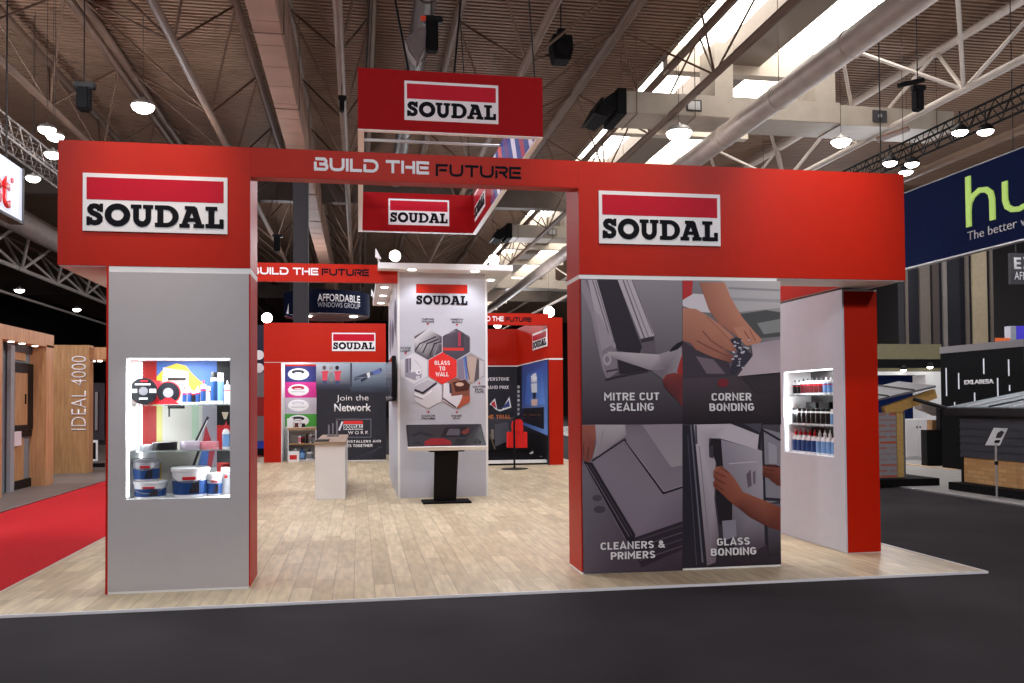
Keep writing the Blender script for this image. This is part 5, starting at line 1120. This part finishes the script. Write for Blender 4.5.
# back room behind roof mock-up
t = thing('back_room', 'white-framed navy backed niche with cupboards behind the left roof mock-up', 'display wall', (13, 20.5, 0))
YN = 22.6
xa, xb_ = on_y(876, 400, YN).x, on_y(943, 400, YN).x
box(xa, xb_, YN+.6, YN+.7, 0, 2.5).build('navy_back', NAVY, t)
zt_ = on_y(900, 371.5, YN).z
box(xa, xb_, YN, YN+.1, zt_-.1, zt_).build('white_lintel', BRIGHT, t); xr_ = on_y(926, 400, YN).x; box(xr_, xb_, YN, YN+.7, 0, zt_-.1).build('white_jamb', BRIGHT, t)
box(xa, xb_, YN+.02, YN+.3, zt_+.02, on_y(905, 344, YN).z).build('olive_bulkhead', mat('olive_panel', (122, 116, 88), .6), t); box(xa, xb_, YN+.01, YN+.02, zt_+.1, zt_+.35).build('dark_strip', BLKM, t)
cb_ = on_y(922, 440, YN-.5)
for u, v in ((903.5, 370), (930, 367)):
    p = on_y(u, v, YN-.2); l_ = MB().lathe([(.09, 0), (.07, .1), (.03, .14)], p, 'z', 12).build('spotlight_can', BLK, t); MB().lathe([(.03, -.05), (.08, -.01), (.085, .002)], p, 'z', 12).build('spotlight_lens', LAMPS, l_); MB().tube(p+Vector((0, 0, .12)), (p.x, YN+.1, p.z+.16), .012, 6).build('arm', BLK, l_)
c = thing('cupboard', 'low white cupboard in the niche at right', 'cupboard', (cb_.x, YN-.4, 0))
a, b = on_y(905, 420, YN-.5).x, on_y(930, 420, YN-.5).x; zc = on_y(915, 419, YN-.5).z
box(a, b, YN-.5, YN-.05, .08, zc).build('cabinet', BRIGHT, c)
for i in range(2): d_ = box(a+(b-a)*(.02+.49*i), a+(b-a)*(.49+.49*i), YN-.515, YN-.5, .1, zc-.03).build('door', WHITE, c); x_ = a+(b-a)*(.43 if i == 0 else .56); box(x_, x_+.03, YN-.53, YN-.515, zc-.25, zc-.2).build('knob', BLK, d_)
box(a, b, YN-.48, YN-.05, 0, .08).build('kick_board', WHITE, c)
a_ = [on_z(u, v, .0) for u, v in ((905, 452), (962, 462))]
struct(box(xa-.5, 13.95, 18.7, YN+.7, 0.0, .012).build('floor_niche', wood('pale_oak_floor', (206, 166, 122), (224, 188, 144), (8, .8, 1))))
pl_ = on_y(890, 450, YN)
# dark counter
dc = thing('dark_counter', 'black counter with step in front of the black exhibitor wall', 'counter', (13, 18, 0))
YD = 19.9; a, b = on_y(927, 440, YD).x, on_y(962, 440, YD).x; z1_, z2_ = on_y(930, 430, YD).z, on_y(950, 408, YD).z
box(a, b, YD, YD+.25, 0, z1_).build('lower_box', BLK, dc, .01); box(on_y(941, 420, YD).x, b, YD+.02, YD+.2, z1_, z2_).build('upper_box', BLK, dc, .01)
wm = [on_y(u, v, YD+.5) for u, v in ((921,402),(942,405),(940,416),(931,412),(922,409))]
sm = thing('roof_sample', 'small tiled roof sample with timber block behind the black counter', 'roof sample', wm[0]); MB().prism(wm, (0,.3,0)).build('tiled_top', mat('taupe_tile', (134,122,112), .7), sm)
pw = [on_y(u, v, YD+.5) for u, v in ((932,420),(940,420),(940,432),(932,430))]; MB().prism(pw, (0,.2,0)).build('timber_block', OAKD, sm)
# left roof mock-up
t = thing('roof_mock_up', 'roof mock-up with brick slips and timber post beside the red wall end', 'roof mock-up', (10.6, 15.5, 0), 'roof mock-ups on black plinths')
YM = 15.7
def ym(u, v, y=YM): return on_y(u, v, y)
x0_, x1_ = ym(865, 480).x, on_y(939.5, 478, YM-.35).x
box(x0_, x1_, YM-.35, YM+1.3, 0, .14).build('plinth', BLKM, t)
box(x0_, ym(896.5, 440).x, YM, YM+.6, .14, ym(890, 413).z).build('brick_wall', bricks('brick_slips', (190,84,48), (140,138,144), (150,148,152), .42, .11, .035), t)
box(ym(897.5, 440).x, ym(904, 440).x, YM+.02, YM+.14, .14, ym(900, 407).z).build('timber_post', mat('timber', (206,170,104), .7, var=.12, scale=20), t)
box(ym(904, 440).x, ym(907, 440).x, YM+.05, YM+.6, .14, ym(905, 411).z).build('grey_sheet', GREY, t)
sl = [ym(u, v) for u, v in ((866,404),(880,402),(936.5,388),(937.5,398),(903,409),(903,418),(885,416),(884,408),(866,410))]
MB().prism([ym(u, v, YM) for u, v in ((884,407),(898,402),(935,389),(937.5,398),(905,410),(902,412),(886,413))], (0,.12,0)).build('timber_rafter', mat('timber2', (198,156,88), .7, var=.12, scale=20), t)
rp = [ym(866,408,YM-.05), ym(936,388.5,YM-.05), on_y(926,385,YM+1.0), on_y(866,402,YM+1.0)]
rp = [ym(862,404.5,YM-.06), ym(936,387.5,YM-.06), Vector((ym(936,387.5,YM-.06).x+.1, YM+1.3, ym(936,387.5,YM-.06).z+.12)), Vector((ym(862,404.5).x+.1, YM+1.3, ym(862,404.5).z+.12))]
rf = MB().prism(rp, (0,0,.04)).build('roof_covering', mat('grey_tile', (112,109,112), .6, var=.15, scale=12), t)
for f_ in (.35, .7): MB().tube(rp[0].lerp(rp[1], f_)+Vector((0,0,.05)), rp[3].lerp(rp[2], f_)+Vector((0,0,.05)), .02, 6).build('tile_seam', DGREY, rf)
sgn = [ym(u, v, YM-.08) for u, v in ((879,431),(885.5,424),(883,432),(880,434))]
# right mock-up, faces the aisle
t = thing('roof_mock_up', 'roof mock-up with dark cladding, slates and buff brick base at right', 'roof mock-up', (12, 14, 0), 'roof mock-ups on black plinths')
XB = 10.62
yA, yB = on_z(964, 480, .17).y, 11.6
# the face runs slightly back from the aisle
P0, P1 = Vector((10.98, 14.95, 0)), Vector((11.02, 12.2, 0))
def mx(u, v, X=10.98): return on_x(u, v, X)
xf = 10.98; yl = mx(964, 470).y; yr = 11.2
box(xf-.28, xf+2.2, yr, on_x(948.5, 484, xf-.28).y, 0, .14).build('plinth', BLKM, t)
zb1_ = mx(966, 457).z
box(xf, xf+1.6, yr, yl, .14, zb1_).build('brick_base', bricks('buff_brick', (206,160,104), (184,134,80), (168,134,92), .22, .075, .008), t)
box(xf-.02, xf, yl, yl+.05, .14, zb1_).build('corner_strip', BLK, t)
zc_ = mx(962, 414).z
mb = MB()
for i in range(6):
    z0_ = zb1_+(zc_-zb1_)*i/6; z1_ = zb1_+(zc_-zb1_)*(i+1)/6
    mb.prism([(xf-.03, yr, z0_), (xf-.012, yr, z1_), (xf+1.6, yr, z1_), (xf+1.6, yr, z0_)], (0, yl+.06-yr, 0))
mb.build('cladding', mat('slate_cladding', (50, 50, 58), .55, var=.08), t)
box(xf-.16, xf-.03, yr+1.05, yl+.35, zc_-.03, zc_+.11).build('gutter', mat('black_gutter', (24, 24, 28), .35), t, .02)
MB().tube((xf-.1, yl+.3, zc_+.1), (xf-.3, yl+1.0, zc_+.28), .04, 8).build('rafter_end', BLK, t)
rz = mx(1024, 398).z
rf = MB().prism([(xf-.12, yr, zc_+.1), (xf-.12, yl+.3, zc_+.1), (xf+1.7, yl+.3, zc_+.42), (xf+1.7, yr, zc_+.42)], (0,0,.03)).build('slate_roof', mat('slate', (112,122,132), .45, var=.15, scale=6), t)
for i in range(6): y_ = yr+(yl-yr)*(i+.5)/6; MB().tube((xf-.12, y_, zc_+.14), (xf+1.7, y_, zc_+.46), .018, 6).build('slate_rib', LETW if i % 2 else DGREY, rf)
# sign stand
t = thing('sign_stand', 'slim post stand with a tilted white information card at right', 'sign stand', (10.58, 13.16, 0))
pz = on_z(997, 498, 0)
Ys = pz.y
MB().lathe([(.12,0),(.12,.012),(.03,.02)], pz, 'z', 18).build('foot', ALU, t); MB().tube(pz+Vector((0,0,.01)), (pz.x, pz.y, on_y(998,444,Ys).z), .017, 8).build('post', ALU, t)
MB().lathe([(.03,-.03),(.03,.03)], (pz.x, pz.y, on_y(998,463,Ys).z), 'z', 10).build('clamp_knob', BLK, t)
cd_ = [on_y(985.5,445,Ys), on_y(1000,445.3,Ys), on_y(1008,428.2,Ys+.12), on_y(994,427.8,Ys+.12)]
cdo = MB().prism(cd_, (0,.01,-.006)).build('card', BRIGHT, t)
def onc(a_, b_): return cd_[0]+(cd_[1]-cd_[0])*a_+(cd_[3]-cd_[0])*b_+Vector((0,-.002,.0012))
MB().prism([onc(*p) for p in ((.45,.4),(.8,.42),(.85,.75),(.6,.85),(.4,.7))], (0,-.001,.0006)).build('card_picture', DGREY, cdo); MB().prism([onc(*p) for p in ((.5,.12),(.85,.12),(.86,.3),(.5,.28))], (0,-.001,.0006)).build('card_picture', BLK, cdo)
t = thing('hanging_sign_board', 'small grey hanging sign at the right edge behind the navy banner', 'sign', (15, 17, 4)); 
YE_ = 19.; a, b = on_y(1011, 284, YE_), on_y(1053, 254, YE_)
box(a.x, b.x, YE_, YE_+.08, a.z, b.z).build('board', DGREY, t); FA = Face('y', YE_)
text_px('E', FA, 1014, 269, 1021, 257.5, 'lettering', LETW, t, bold=.03); text_px('XLABESA', FA, 1023, 269, 1049.5, 257.5, 'lettering', LETW, t, bold=.03); text_px('AFM', FA, 1014.5, 279.5, 1027.5, 272, 'lettering', LETW, t)
for f_ in (.15, .85): MB().tube((a.x+(b.x-a.x)*f_, YE_+.04, b.z), (a.x+(b.x-a.x)*f_, YE_+.04, ZD), .012, 6).build('hanging_wire', CABLE, t)
# colourful far stand at right edge
t = thing('distant_stand', 'bright colourful distant stand glimpsed at the right edge', 'stand', (22, 28, 0)); YQ = 28.
for u0, u1, v0, v1, m in ((993,1010,338,352,mat('orange_sign', (230,110,60), .5, emit=(230,110,60), es=.3)), (1011,1016,326,352,mat('silver_sign', (180,186,200), .4)), (1017,1040,326,352,mat('violet_sign', (70,62,190), .5, emit=(70,62,190), es=.4))):
    a, b = on_y(u0, v1, YQ), on_y(u1, v0, YQ); box(a.x, b.x, YQ, YQ+.3, a.z, b.z).build('sign_box', m, t)
a, b = on_y(990, 352, YQ), on_y(1045, 352, YQ); box(a.x, b.x, YQ+.05, YQ+.3, 0, a.z).build('stand_wall', DGREY, t)
for i, (u, v, lb) in enumerate(((914, 352, 'small lamp over the olive bulkhead at right'), (903, 371, 'bright spotlight left under the olive bulkhead at right'), (930, 367, 'dim spotlight right under the olive bulkhead at right'))): pass

# ================================================================== LIGHTING
def light(kind, name, loc, energy, col=(255, 244, 230), size=.3, tgt=None, angle=1.2, blend=.6):
    L = bpy.data.lights.new(name, kind); L.energy = energy; L.color = lin(col)
    o = bpy.data.objects.new(name, L); COL.objects.link(o); o.location = loc
    if kind == 'AREA': L.shape = 'DISK'; L.size = size
    else: L.shadow_soft_size = size
    if kind == 'SPOT': L.spot_size = angle; L.spot_blend = blend
    if tgt is not None: o.rotation_euler = (Vector(tgt)-Vector(loc)).to_track_quat('-Z', 'Y').to_euler()
    return o
# unseen point lights for the hall's lamps, some added to brighten roof and facade
COOL = (248, 249, 255)
for x, y, z, e in ((-6, -3, 7.8, 1250), (1, -5, 7.8, 1150), (8, -3, 7.8, 1400), (-9, 14, 7.8, 190), (12.5, 13, 7.8, 330), (-5, 25, 7.6, 430), (3, 31, 7, 430), (18.5, 28, 6.6, 500), (-3, 44, 6.4, 800), (8, 46, 6.4, 700), (24, 22, 7, 400), (17.5, 15, 6, 300), (24, 42, 6.4, 1000), (33, 60, 6.4, 1500), (12, 68, 6.4, 900)):
    light('POINT', 'hall_fill', (x, y, z), e, COOL, .4)
light('POINT', 'hall_fill', (-11.6, 20.5, 6.9), 1500, COOL, .4); light('POINT', 'hall_fill', (11.6, 20.2, 4.4), 150, COOL, .2); light('POINT', 'hall_fill', (16.2, 20.6, 5.6), 130, COOL, .2)  # added point lights that brighten the left truss, niche and striped wall
for x, y, e in ((-1.2, 12.2, 165), (3.2, 12.5, 195), (-.8, 21, 190), (3.4, 19, 170)):
    light('AREA', 'stand_light', (x, y, 6.6), e, COOL, 1.2, tgt=(x, y, 0))
light('AREA', 'aisle_fill', (-5.2, 14, 8.2), 260, COOL, 1.2, tgt=(-4.8, 14.5, 0))  # unseen area light added to brighten the red carpet and wood portal
light('SPOT', 'fascia_spot', (-1.75, 6.9, 5.7), 210, (255, 240, 225), .1, tgt=(-1.8, 8.24, 3.8), angle=.75, blend=1)
light('SPOT', 'fascia_spot', (4.6, 6.7, 5.9), 330, (255, 240, 225), .1, tgt=(4.6, 8.24, 3.7), angle=.85, blend=1)
light('SPOT', 'fascia_spot', (2.4, 6.7, 5.9), 150, (255, 240, 225), .1, tgt=(2.4, 8.24, 3.7), angle=.8, blend=1)
light('POINT', 'pillar_fill', (-1.75, 26.5, 2.6), 16, COOL, .06)  # added point light, whitens the pillar's side and the oval panel
light('SPOT', 'booth_spot', (0, 22, 6.4), 200, COOL, .15, tgt=(-.3, 26, 3.6), angle=.9, blend=1)
light('SPOT', 'booth_spot', (3.7, 20, 6.2), 130, COOL, .15, tgt=(4.6, 25, 3.0), angle=.9, blend=1)
for x, y in ((1.0, 15.25), (1.9, 15.25)): light('SPOT', 'canopy_downlight', (x, y, ZC-.03), 16, COOL, size=.05, tgt=(x, y+.12, 0), angle=2.2, blend=.8)
for y in (16.5, 18, 19.5): light('SPOT', 'canopy_downlight', (.48, y, ZC-.03), 9, COOL, size=.05, tgt=(.5, y, 0), angle=2.0, blend=.8)
light('AREA', 'case_light', ((wx0+wx1)/2, Y0+.12, wz1-.03), 20, (245, 250, 255), .5, ((wx0+wx1)/2, Y0+.25, wz0))
light('POINT', 'case_light', (wx0+.12, Y0+.14, (wz0+wz1)/2), 8, (245, 250, 255), .04)
light('POINT', 'case_light', (wx1-.12, Y0+.14, (wz0+SH2)/2), 7., (245, 250, 255), .04)
light('AREA', 'case_light', (wl+.12, (cy0+cy1)/2, cz1-.03), 8, (245, 250, 255), .5, (wl+.2, (cy0+cy1)/2, cz0))
light('POINT', 'case_light', (wl+.07, cy1-.12, (cz0+cz1)/2), 2.5, (245, 250, 255), .04)
W = bpy.data.worlds.new('hall_air'); SC.world = W; W.use_nodes = True
W.node_tree.nodes['Background'].inputs['Color'].default_value = (.9, .95, 1, 1); W.node_tree.nodes['Background'].inputs['Strength'].default_value = .4

# ================================================================== CAMERA
cam = bpy.data.cameras.new('camera'); co = bpy.data.objects.new('camera', cam); COL.objects.link(co)
cam.sensor_width = 36.; cam.sensor_fit = 'HORIZONTAL'; cam.lens = F/1024*36.; cam.shift_y = (CY-341.5)/1024; cam.clip_end = 400
from mathutils import Matrix
cyw, syw = math.cos(YAW), math.sin(YAW); cp, sp = math.cos(PITCH), math.sin(PITCH)
fwd = Vector((syw*cp, cyw*cp, sp)); right0 = Vector((cyw, -syw, 0)); up0 = right0.cross(fwd)
cr, sr = math.cos(ROLL), math.sin(ROLL)
right = right0*cr+up0*sr; up = -right0*sr+up0*cr
co.matrix_world = Matrix(((right.x, up.x, -fwd.x, 0), (right.y, up.y, -fwd.y, 0), (right.z, up.z, -fwd.z, EYE), (0, 0, 0, 1)))
SC.camera = co
vs = SC.view_settings; vs.view_transform = 'Standard'; vs.look = 'None'; vs.gamma = 1; vs.use_curve_mapping = False; vs.exposure = .14
